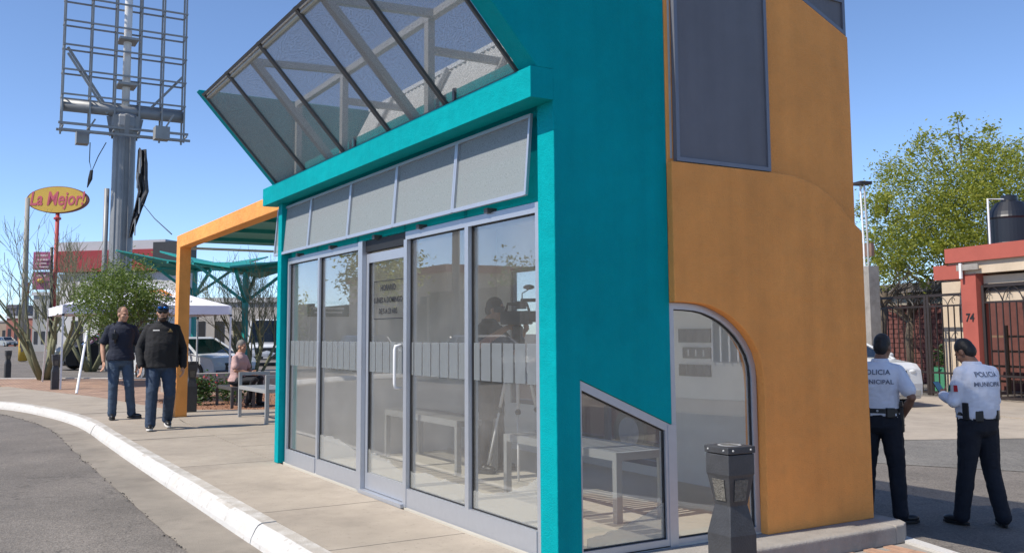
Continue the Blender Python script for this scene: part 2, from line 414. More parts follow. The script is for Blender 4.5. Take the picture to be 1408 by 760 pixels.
def catmull(P, n=8):
    out = []
    for i in range(len(P)-1):
        p0, p1, p2, p3 = P[max(i-1,0)], P[i], P[i+1], P[min(i+2,len(P)-1)]
        for k in range(n):
            t = k/n
            out.append(tuple(.5*((2*p1[c])+(-p0[c]+p2[c])*t+(2*p0[c]-5*p1[c]+4*p2[c]-p3[c])*t*t+(-p0[c]+3*p1[c]-3*p2[c]+p3[c])*t**3) for c in range(len(p1))))
    out.append(tuple(P[-1])); return out
KP = [(-8,-2.03),(2,-2.03),(8,-2.03),(12,-2.03),(14.6,-2.04),(16.6,-2.06),(18.0,-1.99),(19.4,-1.83),(21.3,-1.5),(22.7,-1.06),(24.5,-.2),(27,1.6),(29.5,4.5),(31,8)]
K = catmull(KP, 8)
# arc-length resample
def resample(P, step):
    out = [P[0]]; acc = 0
    for a, b in zip(P, P[1:]):
        d = math.dist(a, b); 
        while acc+d >= step:
            t = (step-acc)/d; a = tuple(a[c]+(b[c]-a[c])*t for c in range(2)); out.append(a); d = math.dist(a, b); acc = 0
        acc += d
    return out
KS = resample(K, .25)
def nrm(i, P=KS):
    a, b = P[max(i-1,0)], P[min(i+1,len(P)-1)]
    t = Vector((b[0]-a[0], b[1]-a[1])).normalized(); return Vector((-t.y, t.x))
def off(i, d): n_ = nrm(i); return (KS[i][0]+n_.x*d, KS[i][1]+n_.y*d)
kerb = tag(bpy.data.objects.new('kerb', None), 'white painted concrete kerb along the sidewalk edge', kind='structure'); COL.objects.link(kerb)
STEP = 12; rk = random.Random(3)
for s0 in range(0, len(KS)-1, STEP):
    s1 = min(s0+STEP, len(KS)-1); mb = MB()
    sec = []
    dz = rk.uniform(-.004,.004); dn = rk.uniform(-.005,.005)
    for i in range(s0, s1+1):
        sh = .003 if i == s0 else (-.003 if i == s1 else 0)
        t = Vector((nrm(i).y, -nrm(i).x)) * sh
        w1 = noise.noise(Vector((i*.37, 1.2, 0)))*.009; w2 = noise.noise(Vector((i*.53, 7.2, 0)))*.006
        prof = [(.075+dn, -.17), (.062+dn+w1*.5, -.10), (.03+dn+w1, -.035+dz), (.012+dn+w1, -.010+dz+w2), (-.018+dn, .003+dz+w2), (-.125, .004+dz+w2*.5), (-.128, -.17)]
        sec.append([(off(i, d)[0]+t.x, off(i, d)[1]+t.y, z) for d, z in prof])
    n = len(prof); vs_ = [p for r_ in sec for p in r_]; fs = []
    for a in range(len(sec)-1):
        for b in range(n): fs.append((a*n+b, a*n+(b+1) % n, (a+1)*n+(b+1) % n, (a+1)*n+b))
    fs += [tuple(range(n)), tuple(range((len(sec)-1)*n+n-1, (len(sec)-1)*n-1, -1))]
    ko = mb.add(vs_, fs).build('kerb_stone', M['kerb'], kerb); ko.data.materials.append(M['kerb_top'])
    for pg_ in ko.data.polygons:
        if pg_.normal.z > .93: pg_.material_index = 1
gut = MB(); NI = len(KS)
rg = random.Random(5)
gv = []
for i in range(NI):
    e = .50+noise.noise(Vector((i*.45, 3, 0)))*.03
    gv += [(*off(i, .05), -.135), (*off(i, e), -.1445)]
gut.add(gv, [(2*i, 2*i+1, 2*i+3, 2*i+2) for i in range(NI-1)])
crumb = MB()
for _ in range(380):
    i = rg.randint(20, NI-2); e = .50+noise.noise(Vector((i*.45, 3, 0)))*.03+rg.gauss(.0,.012); x, y = off(i, e); x += rg.uniform(-.12,.12); s_ = rg.uniform(.004,.014)
    crumb.add([(x+s_,y,-.146),(x,y+s_,-.146),(x-s_,y,-.146),(x,y-s_,-.146),(x,y,-.146+s_*.9)], [(0,1,4),(1,2,4),(2,3,4),(3,0,4)])
tag(crumb.build('asphalt_crumbs', pmat('dark_crumbs', (.05,.045,.04), .9, .3, 40), fix=False), 'dark loose crumbs along the asphalt edge by the gutter', 'gravel', kind='stuff')
gut.build('gutter', M['gutter'], fix=False)
tag(bpy.data.objects['gutter'], 'stained concrete gutter strip between kerb and asphalt', kind='structure')

def interp(P, x):
    for a, b in zip(P, P[1:]):
        if a[0] <= x <= b[0]: return a[1]+(b[1]-a[1])*(x-a[0])/(b[0]-a[0])
    return P[0][1] if x < P[0][0] else P[-1][1]
KI = [off(i, -.13) for i in range(NI)]
PL = [(-8,-3.15),(10.4,-3.15),(15.9,-3.32),(18.4,-3.66),(23.45,-2.97),(30.3,-1.38)]
swb = MB()
sx = [-8,-6,-4,-2,-.5,1,2.5,4.45,5.9,7.4,8.95,10.4,11.9,13.4,15.0,16.6,18.4,20.0,21.6,23.4,25,26.6,28.2,29.6]
bot = [(x, interp(PL, x)+.004) for x in sx]; top = [(x, interp(KI, x)-.004) for x in sx]
for (a, b, c, d) in zip(bot, bot[1:], top[1:], top):
    swb.prism([(a[0],a[1],-.16),(b[0],b[1],-.16),(c[0],c[1],-.16),(d[0],d[1],-.16)], (0,0,.148))
swb.box((10.30,-3.2,-.16),(17.3,-5.95,-.012))
sidewalk = tag(swb.build('sidewalk', M['plinth']), 'beige concrete sidewalk in front of the kiosk', kind='structure')
rs = random.Random(11)
for i in range(len(sx)-1):
    x0, x1 = sx[i]+.004, sx[i+1]-.004
    sub = 6; dz = rs.uniform(-.0025,.0025)
    lo = [(x0+(x1-x0)*k/sub, interp(PL, x0+(x1-x0)*k/sub)+.005) for k in range(sub+1)]
    hi = [(x0+(x1-x0)*k/sub, interp(KI, x0+(x1-x0)*k/sub)-.001) for k in range(sub+1)]
    mb = MB(); mb.prism([(x, y, -.011) for x, y in lo]+[(x, y, -.011) for x, y in reversed(hi)], (0,0,.011+dz))
    mb.build('concrete_slab', M['concrete'], sidewalk)
r2 = [10.30,11.9,13.4,15.0,16.6,18.4]
for i in range(5):
    for ya, yb in ((-3.15,-4.55),(-4.55,-5.9)):
        x0, x1 = r2[i]+.004, r2[i+1]-.004; mb = MB()
        if i == 4:
            e = lambda y: 18.40+(y+3.66)*.58
            pts = [(x0, yb+.004), (e(yb), yb+.004), (e(max(ya,-3.7)), max(ya-.004, -3.67)), (x0, (interp(PL, x0) if ya == -3.15 else ya)-.004)]
        else:
            pts = [(x0, yb+.004), (x1, yb+.004), (x1, (interp(PL, x1) if ya == -3.15 else ya)-.004), (x0, (interp(PL, x0) if ya == -3.15 else ya)-.004)]
        mb.prism([(x, y, -.011) for x, y in pts], (0,0,.011+rs.uniform(-.002,.002)))
        mb.build('concrete_slab', M['concrete'], sidewalk)

pl = MB()
pl.prism([(x, y, -.2) for x, y in [(18.42,-3.67),(23.45,-2.98),(30.3,-1.39),(36.5,.6),(33.5,-4),(29.3,-8.5),(26,-16),(22.6,-16),(22.6,-5.2),(21.5,-3.95)]], (0,0,.199))
tag(pl.build('plaza_paving', M['plaza']), 'reddish brown block paving of the small plaza', kind='structure')
pk = MB()
for a, b in [((36.5,.6),(33.5,-4)),((33.5,-4),(29.3,-8.5)),((29.3,-8.5),(26,-16))]:
    pk.bar((a[0]+.1,a[1],-.06),(b[0]+.1,b[1],-.06), .18, .17)
tag(pk.build('far_kerb', M['kerb']), 'pale kerb on the far side of the plaza', kind='structure')

# red gravel planting bed
gb = MB(); rb = random.Random(8)
bx0 = [(18.42,-3.72),(21.45,-3.98),(22.55,-5.2),(22.55,-9),(16.5,-9),(17.15,-5.9)]
gb.prism([(x, y, -.15) for x, y in bx0], (0,0,.14))
bed = tag(gb.build('planting_bed', M['soil']), 'reddish gravel planting bed beside the sidewalk', kind='structure')
st = MB()
for _ in range(2600):
    x, y = rb.uniform(16.6, 22.4), rb.uniform(-8.8, -3.75)
    if x < 18.45+(y+3.7)*.58 or (y > -4.6 and x > 21.4): continue
    s_ = rb.uniform(.012,.04); a = rb.uniform(0, 6.28); c, d = math.cos(a)*s_, math.sin(a)*s_
    z = -.012
    st.add([(x+c,y+d,z),(x-d,y+c,z),(x-c,y-d,z),(x+d,y-c,z),(x+c*.3,y+d*.2,z+s_*.8)], [(0,1,4),(1,2,4),(2,3,4),(3,0,4)])
tag(st.build('gravel', M['soil'], fix=False), 'loose reddish gravel stones on the planting bed', 'gravel', kind='stuff')

# brick apron at the right of the kiosk, white edge kerb, side street
ap = MB()
ap.prism([(x, y, -.3) for x, y in [(4.95,-6.12),(0,-4.62),(-4,-3.4),(-4,-3.16),(4.46,-3.16),(4.9,-3.3),(5.2,-6.0)]], (0,0,.17))
apron = tag(ap.build('brick_apron', M['plinth']), 'brick paved apron beside the orange end of the kiosk', kind='structure')
bme = MB().box((-.098,-.048,-.03),(.098,.048,0), .005).mesh('brick'); bme.materials.append(M['brick'])
for iy in range(34):
    for ix in range(14):
        x = 4.36-ix*.203+(.1 if iy % 2 else 0); y = -3.45-iy*.103
        lim = -6.12+(4.95-x)*.303
        if y < lim+.13 or y > -4.3 and ix > 5 or x > 4.37: continue
        o = link('brick', bme, None, apron); o.location = (x, y, -.117+rb.uniform(-.003,.003)); o.rotation_euler = (rb.uniform(-.01,.01), rb.uniform(-.01,.01), rb.uniform(-.012,.012))
for iy in range(2):
    for ix in range(4):
        o = link('brick', bme, None, apron); o.location = (4.6+ix*.203-.1*iy, -6.0-iy*.103+.0, -.117)
        if o.location.y < -6.12+(4.95-o.location.x)*.303+.12: bpy.data.objects.remove(o)
ek = MB(); d0 = Vector((4.98,-6.13,0)); d1 = Vector((-4,-3.42,0))
ek.bar((d0.x,d0.y,-.24),(d1.x,d1.y,-.24), .10, .262)
tag(ek.build('edge_kerb', M['kerb']), 'white painted kerb edging the brick apron by the street', kind='structure')
def quad_px(pts, z): return [at(px, py, z=z)[:] for px, py in pts]
q = quad_px([(1100,630),(1500,653),(1500,601),(1100,606)], -.394)
ss = MB(); ss.add(q, [(0,1,2,3)])
tag(ss.build('side_street', M['asphalt2']), 'dusty pale asphalt strip of the side street behind the officers', kind='structure')
q = quad_px([(1100,606),(1500,601),(1500,556),(1100,536)], -.388)
ss = MB(); ss.add(q, [(0,1,2,3)])
tag(ss.build('house_pavement', M['concrete']), 'dusty pavement in front of the iron gates', kind='structure')
# ================================================================== the kiosk
X0, X1 = 4.79, 10.13          # outer face of the near end wall, inner face of the far one
YF, YB = -3.19, -5.94
XO = 4.735                    # front plane of the raised orange wall
kiosk = wthing('kiosk_building', 'small teal and orange glazed kiosk with slanted mesh awning on top', 'kiosk', (7.5,-4.5,0))
def P3(pts, x): return [(x, y, z) for y, z in pts]
# near end wall, teal, one polygon with the knee-shaped window cut out of its lower edge
near = [(-3.175,-.12),(-3.175,3.006),(-3.06,3.006),(-2.20,3.97),(-4.075,3.97),(-4.075,.775),(-3.355,1.085),(-3.355,-.12)]
mb = MB(); mb.prism(P3(near, X0), (.19,0,0)); bevel(mb.build('end_wall', M['teal'], kiosk), .006)
far = [(-3.12,0),(-3.12,2.812),(-3.06,3.006),(-2.20,3.97),(-5.9,3.97),(-5.9,0)]
mb = MB(); mb.prism(P3(far, X1), (.125,0,0)); bevel(mb.build('end_wall', M['teal'], kiosk), .006)
mb = MB(); mb.box((4.79,-3.01,2.812),(10.49,-3.175,3.0055)); mb.build('beam', M['teal'], kiosk)
mb = MB(); mb.box((4.98,-3.235,2.215),(10.129,-3.30,2.86)); mb.build('lintel', M['teal'], kiosk)
# parapet behind the awning and roof slab
mb = MB(); mb.box((4.98,-3.34,2.86),(10.129,-3.46,3.27)); mb.build('parapet', M['teal'], kiosk)
mb = MB(); mb.box((4.98,-3.46,2.80),(10.129,-5.84,2.92)); mb.build('roof', M['white_wall'], kiosk)
mb = MB(); mb.box((4.98,-3.30,2.66),(10.129,-5.84,2.72)); mb.build('ceiling', M['inner_wall'], kiosk)
mb = MB(); mb.box((4.80,-3.18,-.11),(10.13,-5.90,.012)); mb.build('floor', M['floor_tile'], kiosk)
# inner lining of the far end
mb = MB(); mb.box((X1-.012,-3.26,.012),(X1-.002,-5.84,2.66)); mb.build('inner_wall', M['inner_wall'], kiosk)

# orange end: flat wall above, raised block with rounded shoulder and arched window below
arch_px = [(921,415),(936,415),(952.6,416),(966,417.5),(978,420.5),(992,427),(1005,435),(1016,444.5),(1026,455.5),(1035,468.5),(1043,484),(1047.5,500),(1050.5,518),(1052,538),(1052.8,562),(1056.5,732)]
arch = [(p.y, p.z) for p in (at(a, b, x=XO) for a, b in arch_px)]
arch[0] = (-4.075, arch[0][1]); arch[-1] = (arch[-1][0], 0.0)
sh_px = [(1055,237.5),(1072,238),(1090,241),(1108,247),(1126,256.5),(1143,269),(1157,284),(1168,299),(1178,318)]
sh = [(p.y, p.z) for p in (at(a, b, x=XO) for a, b in sh_px)]
blk = [(-4.075, 2.50)] + [(sh[0][0], 2.50)] + sh[1:-1] + [(-5.94, sh[-1][1]), (-5.94, 0.0)] + list(reversed(arch))
mb = MB(); mb.prism(P3(blk, XO), (.20,0,0)); bevel(mb.build('relief_wall', M['orange'], kiosk), .008)
up = [(-4.075,1.9),(-4.075,3.97),(-5.22,3.97),(-5.40,3.87),(-5.925,3.645),(-5.925,1.9)]
mb = MB(); mb.prism(P3(up, 4.785), (.12,0,0)); bevel(mb.build('upper_wall', M['orange'], kiosk), .006)
# back side: solid wall strips round two glazed openings
ops = [(6.95,8.90,.10,2.25),(9.15,9.80,.55,2.15)]
bw = MB(); yb0, yb1 = -5.84, -5.93
for a in [((4.935,0),(6.95,2.75)),((6.95,0),(8.90,.10)),((6.95,2.25),(8.90,2.75)),((8.90,0),(9.15,2.75)),((9.15,0),(9.80,.55)),((9.15,2.15),(9.80,2.75)),((9.80,0),(10.129,2.75))]:
    bw.box((a[0][0],yb0,a[0][1]),(a[1][0],yb1,a[1][1]))
bw.build('back_wall', M['inner_wall'], kiosk)
mb = MB(); mb.box((4.935,yb0,2.751),(10.129,yb1,3.30)); mb.build('back_wall', M['orange'], kiosk)
for (xa, xb, za, zb) in ops:
    f = MB(); w_ = .05
    f.box((xa,-5.86,za),(xa+w_,-5.91,zb)).box((xb-w_,-5.86,za),(xb,-5.91,zb)).box((xa+w_,-5.86,za),(xb-w_,-5.91,za+w_)).box((xa+w_,-5.86,zb-w_),(xb-w_,-5.91,zb))
    if xb-xa > 1.2: f.box(((xa+xb)/2-.03,-5.861,za+w_),((xa+xb)/2+.03,-5.909,zb-w_))
    fo = f.build('window_frame', M['slate_frame'], kiosk)
    MB().box((xa+w_,-5.882,za+w_),(xb-w_,-5.888,zb-w_)).build('glass_pane', M['glass'], fo)
# cement plinth
pb = MB()
pp = [(4.475,-.13),(4.475,-.012),(4.49,0.0),(4.74,.001),(4.79,.001),(4.79,-.13)]
pb.prism([(x, -3.24, z) for x, z in pp], (0,-2.60,0))
pe = [(4.475,-5.84),(4.475,-5.93),(4.52,-6.01),(4.60,-6.06),(4.72,-6.08),(5.10,-6.08),(5.10,-5.95),(4.79,-5.95),(4.79,-5.84)]
pb.prism([(x, y, -.13) for x, y in pe], (0,0,.130))
pbo = pb.build('plinth', M['plinth'], kiosk); bevel(pbo, .012)

# --- end windows: knee pane and arched pane
GX = 4.83
kn = [(-3.318,.004),(-3.318,1.097),(-4.075,.772),(-4.075,.004)]
fr = MB()
def poly_frame(mb, outer, wdt, x, dep, closed=True):
    n = len(outer); c = outer
    inner = []
    area = sum(c[i][0]*c[(i+1) % n][1]-c[(i+1) % n][0]*c[i][1] for i in range(n))
    sg = 1 if area > 0 else -1
    for i in range(n):
        p0, p1, p2 = Vector(c[i-1]), Vector(c[i]), Vector(c[(i+1) % n])
        d1_ = (p1-p0).normalized(); d2_ = (p2-p1).normalized()
        n1 = Vector((-d1_.y, d1_.x))*sg; n2 = Vector((-d2_.y, d2_.x))*sg
        b = (n1+n2).normalized(); k = wdt/max(.35, b.dot(n1)); inner.append(tuple(p1+b*k))
    for i in range(n):
        j = (i+1) % n
        mb.hexa([(x,*c[i]),(x,*c[j]),(x,*inner[j]),(x,*inner[i])], [(x+dep,*c[i]),(x+dep,*c[j]),(x+dep,*inner[j]),(x+dep,*inner[i])])
    return inner
ki = poly_frame(fr, kn, .05, GX-.03, .06)
kf = fr.build('window_frame', M['alu'], kiosk)
gk = MB(); ki2 = poly_frame(gk, ki, .008, GX-.012, .02); gk.build('gasket', M['alu_dark'], kf)
MB().prism(P3(ki, GX-.003), (.006,0,0)).build('glass_pane', M['glass'], kf)
aw = [(-4.079,.004)] + [(y, z) for y, z in arch[:-1]] + [(arch[-1][0], .004)]
aw = [(max(y, arch[-1][0]+.002), z-.003) if 0 < i < len(aw)-1 else (y, z) for i, (y, z) in enumerate(aw)]
fa = MB(); ai = poly_frame(fa, aw, .042, GX-.028, .056)
af = fa.build('window_frame', M['alu'], kiosk)
ga = MB(); poly_frame(ga, ai, .007, GX-.012, .02); ga.build('gasket', M['alu_dark'], af)
MB().prism(P3(ai, GX-.003), (.006,0,0)).build('glass_pane', M['glass'], af)
MB().box((GX-.034,-4.045,0.0),(GX+.034,-4.115,.775)).build('mullion', M['alu'], kiosk)
MB().box((4.795,-3.36,-.05),(4.87,-4.90,.002)).build('sill', M['alu'], kiosk)

# --- dark perforated panel standing on the ledge of the raised block
px0, px1, pz0, pz1 = -4.13, -5.005, 2.507, 3.93
pf = MB(); t = .028; xa, xb = 4.745, 4.782
pf.box((xa,px0,pz0),(xb,px0-t,pz1)).box((xa,px1+t,pz0),(xb,px1,pz1)).box((xa,px0-t,pz0),(xb,px1+t,pz0+t)).box((xa,px0-t,pz1-t),(xb,px1+t,pz1))
pfo = pf.build('screen_frame', M['slate_frame'], kiosk)
MB().box((xa+.012,px0-t,pz0+t),(xa+.018,px1+t,pz1-t)).build('screen_panel', M['slate'], pfo)
MB().bar((xb+.01,px0+.018,pz0+.02),(xb+.01,px0+.018,pz1), .018).build('corner_strip', M['steel_grey'], pfo)
# triangular screen over the sloping top of the orange wall
tri = [(-5.27,3.952),(-5.405,3.884),(-5.925,3.66),(-5.925,3.952)]
tf = MB(); ti = poly_frame(tf, tri, .028, 4.80, .035); tfo = tf.build('screen_frame', M['slate_frame'], kiosk)
MB().prism(P3(ti, 4.815), (.005,0,0)).build('screen_panel', M['slate'], tfo)
MB().box((4.86,-5.90,3.32),(10.1,-5.92,3.95)).build('screen_panel', M['mesh_low'], kiosk)
MB().box((4.84,-5.87,3.64),(4.88,-5.91,3.95)).build('post', M['steel_grey'], kiosk)

# --- awning: slanted mesh between the two fins
ab, at_ = Vector((0,-3.06,3.026)), Vector((0,-2.255,3.925))
adir = (at_-ab).normalized(); an = Vector((0, adir.z, -adir.y))     # outward normal (down, street side)
seams = [4.985, 6.0, 7.03, 8.06, 9.15, 10.125]
for a, b in zip(seams, seams[1:]):
    q = [Vector((a+.015,0,0))+ab, Vector((b-.015,0,0))+ab, Vector((b-.015,0,0))+at_, Vector((a+.015,0,0))+at_]
    MB().hexa([p[:] for p in q], [(p-an*.003)[:] for p in q]).build('awning_screen', M['mesh_up'], kiosk)
for i, xx in enumerate(seams):
    d_ = .022 if i in (0, 5) else 0
    xx = xx+(d_ if i == 0 else -d_)
    for k in ((-.014, .014) if 0 < i < 5 else (0,)):
        MB().bar(Vector((xx+k,0,0))+ab+an*.012-adir*.01, Vector((xx+k,0,0))+at_+an*.012+adir*.015, .022, .022, up=an).build('awning_rib', M['dark_rib'], kiosk)
for p, nm in ((ab-adir*.0,'awning_edge'),(at_+adir*.0,'awning_edge')):
    MB().bar(Vector((4.985,0,0))+p+an*.012, Vector((10.125,0,0))+p+an*.012, .024, .030, up=an).build(nm, M['dark_rib'], kiosk)
# support frames inside the awning
MB().bar((5.0,-2.30,3.90),(10.11,-2.30,3.90), .05, .05).build('rail', M['steel_grey'], kiosk)
MB().bar((5.0,-3.27,3.93),(10.11,-3.27,3.93), .06, .06).build('rail', M['steel_grey'], kiosk)
for xx in (6.64, 8.56):
    MB().bar(Vector((xx,0,0))+ab-an*.05, Vector((xx,0,0))+at_-an*.05, .08, .06, up=an).build('rafter', M['steel_grey'], kiosk)
    MB().bar((xx,-2.33,3.89),(xx,-3.24,3.93), .06, .06).build('strut', M['steel_grey'], kiosk)
    MB().bar((xx+.1,-3.27,2.98),(xx+.1,-3.27,3.90), .075, .06).build('post', M['steel_grey'], kiosk)
    MB().bar((xx+.1,-3.30,3.66),(xx+.1,-3.95,3.66), .05, .06).build('strut', M['steel_grey'], kiosk)
MB().bar((10.06,-3.27,3.1),(10.06,-3.27,3.90), .06, .06).build('post', M['steel_grey'], kiosk)
for xx in (5.82, 7.72):
    MB().bar((xx,-3.02,3.012),(xx,-3.02,3.10), .03, .02).build('bracket', M['dark_rib'], kiosk)
# pale corrugated roof screen behind the parapet
rsn = MB(); y0_, z0_, y1_, z1_ = -3.80, 3.30, -4.12, 3.93
nseg = 110
vv = []; ff = []
for i in range(nseg+1):
    x = 5.05+(10.05-5.05)*i/nseg; d_ = .012*(1 if i % 2 else -1)
    vv += [(x, y0_+d_, z0_+d_), (x, y1_+d_, z1_+d_)]
ff = [(2*i, 2*i+2, 2*i+3, 2*i+1) for i in range(nseg)]
rsn.add(vv, ff).build('roof_screen', M['white_wall'], kiosk, fix=False)
for xx in (5.4, 6.7, 8.0, 9.3):
    MB().bar((xx, y0_+.05, z0_-.02),(xx, y1_+.05, z1_), .05, .04).build('screen_strut', M['steel_grey'], kiosk)
MB().bar((5.05, y1_, z1_+.02),(10.05, y1_, z1_+.02), .05, .04).build('rail', M['white_metal'], kiosk)
MB().bar((5.05, y0_+.06, z0_+.02),(10.05, y0_+.06, z0_+.02), .05, .04).build('rail', M['steel_grey'], kiosk)

# --- fascia screens under the beam
ds = [5.04, 6.06, 7.13, 8.17, 9.28, 10.43]
ftp, fbt = Vector((0,-3.183,2.775)), Vector((0,-3.140,2.245))
fd = (ftp-fbt).normalized(); fn = Vector((0, fd.z, -fd.y))
for a, b in zip(ds, ds[1:]):
    q = [Vector((a+.01,0,0))+fbt, Vector((b-.01,0,0))+fbt, Vector((b-.01,0,0))+ftp, Vector((a+.01,0,0))+ftp]
    po = MB().hexa([p[:] for p in q], [(p-fn*.003)[:] for p in q]).build('fascia_screen', M['mesh_low'], kiosk)
    f = MB()
    for s0_, s1_ in ((a+.012, a+.012), (b-.012, b-.012)):
        f.bar(Vector((s0_,0,0))+fbt+fn*.008, Vector((s1_,0,0))+ftp+fn*.008, .022, .02, up=fn)
    f.bar(Vector((a+.023,0,0))+fbt+fn*.008+fd*.012, Vector((b-.023,0,0))+fbt+fn*.008+fd*.012, .02, .028, up=fd)
    f.bar(Vector((a+.023,0,0))+ftp+fn*.008-fd*.012, Vector((b-.023,0,0))+ftp+fn*.008-fd*.012, .02, .024, up=fd)
    f.build('screen_frame', M['alu'], po)
MB().box((10.255,-3.19,2.20),(10.43,-3.25,2.812)).build('fascia_end', M['teal'], kiosk)
for xx in (5.6, 6.7, 7.6, 8.7, 9.7):
    MB().box((xx,-3.16,2.195),(xx+.05,-3.235,2.23)).build('bracket', M['dark_rib'], kiosk)

# --- shopfront
GY = -3.222
def vbar(x, w_, z0, z1, y0=-3.188, y1=-3.258, nm='mullion'):
    return MB().box((x-w_/2,y0,z0),(x+w_/2,y1,z1)).build(nm, M['alu'], kiosk)
Z0, Z1 = .155, 2.135
vbar(10.075, .05, 0.012, Z1); vbar(9.10, .05, 0.012, Z1); vbar(7.935, .10, 0.012, 2.20, -3.165)
vbar(6.985, .06, 0.012, Z1, -3.175); vbar(5.945, .055, 0.012, Z1, -3.18); vbar(5.008, .05, .012, Z1)
def hbar(xa, xb, z0, z1, y0=-3.19, y1=-3.256, nm='transom', mt='alu'):
    return MB().box((xa,y0,z0),(xb,y1,z1)).build(nm, M[mt], kiosk)
hbar(7.99, 10.10, Z1, 2.20); hbar(4.985, 7.015, Z1, 2.20)
bays = [(9.126,10.05),(7.986,9.074),(5.973,6.954),(5.034,5.917)]
for a, b in bays:
    hbar(a, b, .012, Z0, -3.18, -3.262, 'base_rail')
    g = MB().box((a,GY+.003,Z0),(b,GY-.003,Z1)).build('glass_pane', M['glass'], kiosk)
    k = MB()
    k.box((a,GY+.012,Z0),(a+.009,GY-.012,Z1)).box((b-.009,GY+.012,Z0),(b,GY-.012,Z1)).box((a+.009,GY+.012,Z0),(b-.009,GY-.012,Z0+.008)).box((a+.009,GY+.012,Z1-.008),(b-.009,GY-.012,Z1))
    k.build('gasket', M['alu_dark'], g)
# sliding door
dr = MB(); da, db, dy = 7.02, 7.88, -3.226
dz0, dz1 = .035, 2.08
dr.box((da,dy+.02,dz0),(da+.045,dy-.02,dz1)).box((db-.05,dy+.02,dz0),(db,dy-.02,dz1)).box((da+.045,dy+.02,dz0),(db-.05,dy-.02,.175)).box((da+.045,dy+.02,2.0),(db-.05,dy-.02,dz1))
door = dr.build('door', M['alu'], kiosk)
dp = MB().box((da+.045,dy+.003,.175),(db-.05,dy-.003,2.0)).build('glass_pane', M['glass'], door)
MB().box((db-.062,dy+.014,.175),(db-.0505,dy-.014,2.0)).build('gasket', M['alu_dark'], door)
MB().tube([(da+.10,dy+.02,.93),(da+.10,dy+.075,.94),(da+.10,dy+.08,.97),(da+.10,dy+.08,1.24),(da+.10,dy+.075,1.27),(da+.10,dy+.02,1.28)], .013, 8).build('handle', M['white_metal'], door, smooth=True)
MB().box((7.0,-3.15,.0),(7.9,-3.26,.03)).build('threshold', M['alu'], kiosk)
MB().box((7.015,-3.20,2.10),(7.885,-3.25,2.199)).build('door_head_gap', M['alu_dark'], kiosk)  # black bar puts the shade of the recess over the door into colour

def text_mesh(txt, size, ext=.002, shear=0, bold=0, align='CENTER', space=1.0):
    cu_ = bpy.data.curves.new('t', 'FONT'); cu_.body = txt; cu_.size = size; cu_.extrude = ext; cu_.align_x = align; cu_.align_y = 'CENTER'
    cu_.shear = shear; cu_.offset = bold; cu_.space_character = space; cu_.resolution_u = 3
    ob = bpy.data.objects.new('t', cu_); COL.objects.link(ob)
    bpy.context.view_layer.update()
    me = bpy.data.meshes.new_from_object(ob.evaluated_get(bpy.context.evaluated_depsgraph_get()))
    bpy.data.objects.remove(ob); return me
def text_on(name, txt, size, origin, right, upv, mat, parent, **kw):
    """lettering on a plane given by its centre, reading direction and up direction (world coords)"""
    me = text_mesh(txt, size, **kw); r_ = Vector(right).normalized(); u_ = Vector(upv).normalized(); n_ = r_.cross(u_)
    mt = Matrix((r_, u_, n_)).transposed().to_4x4(); mt.translation = Vector(origin); me.transform(mt)
    me.materials.clear(); me.materials.append(mat)
    return link(name, me, mat, parent)
# opening hours in black vinyl on the door pane
hx = (da+db)/2-.02
for tx, zz, sz in (('HORARIO', 1.765, .072), ('LUNES A DOMINGO', 1.66, .066), ('DE 5 A 23 HRS', 1.565, .062)):
    text_on('lettering', tx, sz, (hx, dy+.008, zz), (-1,0,0), (0,0,1), M['blackletter'], dp, ext=.0008, bold=.0012)
f = MB(); fx0, fx1, fz0, fz1 = hx-.33, hx+.31, 1.50, 1.83
f.box((fx0,dy+.006,fz0),(fx1,dy+.007,fz0+.006)).box((fx0,dy+.006,fz1-.006),(fx1,dy+.007,fz1)).box((fx0,dy+.006,fz0+.006),(fx0+.006,dy+.007,fz1-.006)).box((fx1-.006,dy+.006,fz0+.006),(fx1,dy+.007,fz1-.006))
f.build('vinyl_border', M['blackletter'], dp)

# frosted safety band: separate strips on every pane
panes = [(9.135,10.04),(7.995,9.065),(7.075,7.82),(5.985,6.945),(5.045,5.905)]
for (a, b), po in zip(panes, [None]*5):
    x = a+.01; w_ = .128
    while x < b-.02:
        e = min(x+w_, b-.008)
        MB().box((x,GY+.0065,1.045),(e,GY+.0075,1.305)).build('film_strip', M['film'], kiosk)
        x = e+.024
# low frosted landscape film with an uneven top edge
def land(xa, xb, fn_, y):
    n = 40; t_ = [(xa+(xb-xa)*i/n, y, fn_((i/n))) for i in range(n+1)]
    MB().prism([(xa, y, .165)]+t_+[(xb, y, .165)], (0,.001,0)).build('landscape_film', M['film2'], kiosk)
nz_ = lambda s_, k: noise.noise(Vector((s_*k, k*1.7, 0)))
land(7.08, 7.82, lambda t: .26+.10*(t) + .05*abs(nz_(t, 9)), GY+.009)
land(8.0, 9.06, lambda t: .30+.10*math.sin(t*2.2)+.02*nz_(t, 14), GY+.0075)
land(5.985, 6.945, lambda t: .30+.05*nz_(t, 6)+.015*nz_(t, 30), GY+.0075)
land(5.045, 5.905, lambda t: .28+.20*(1-t)**2+.02*nz_(t, 26), GY+.0075)
n = 36; yl = [-3.41-(4.02-3.41)*i/n for i in range(n+1)]
MB().prism([(GX-.0085, -3.41, .06)]+[(GX-.0085, y, .125+.16*((i/n)**1.6)+.012*nz_(i/n, 22)) for i, y in enumerate(yl)]+[(GX-.0085, -4.02, .06)], (.001,0,0)).build('landscape_film', M['film2'], kiosk)

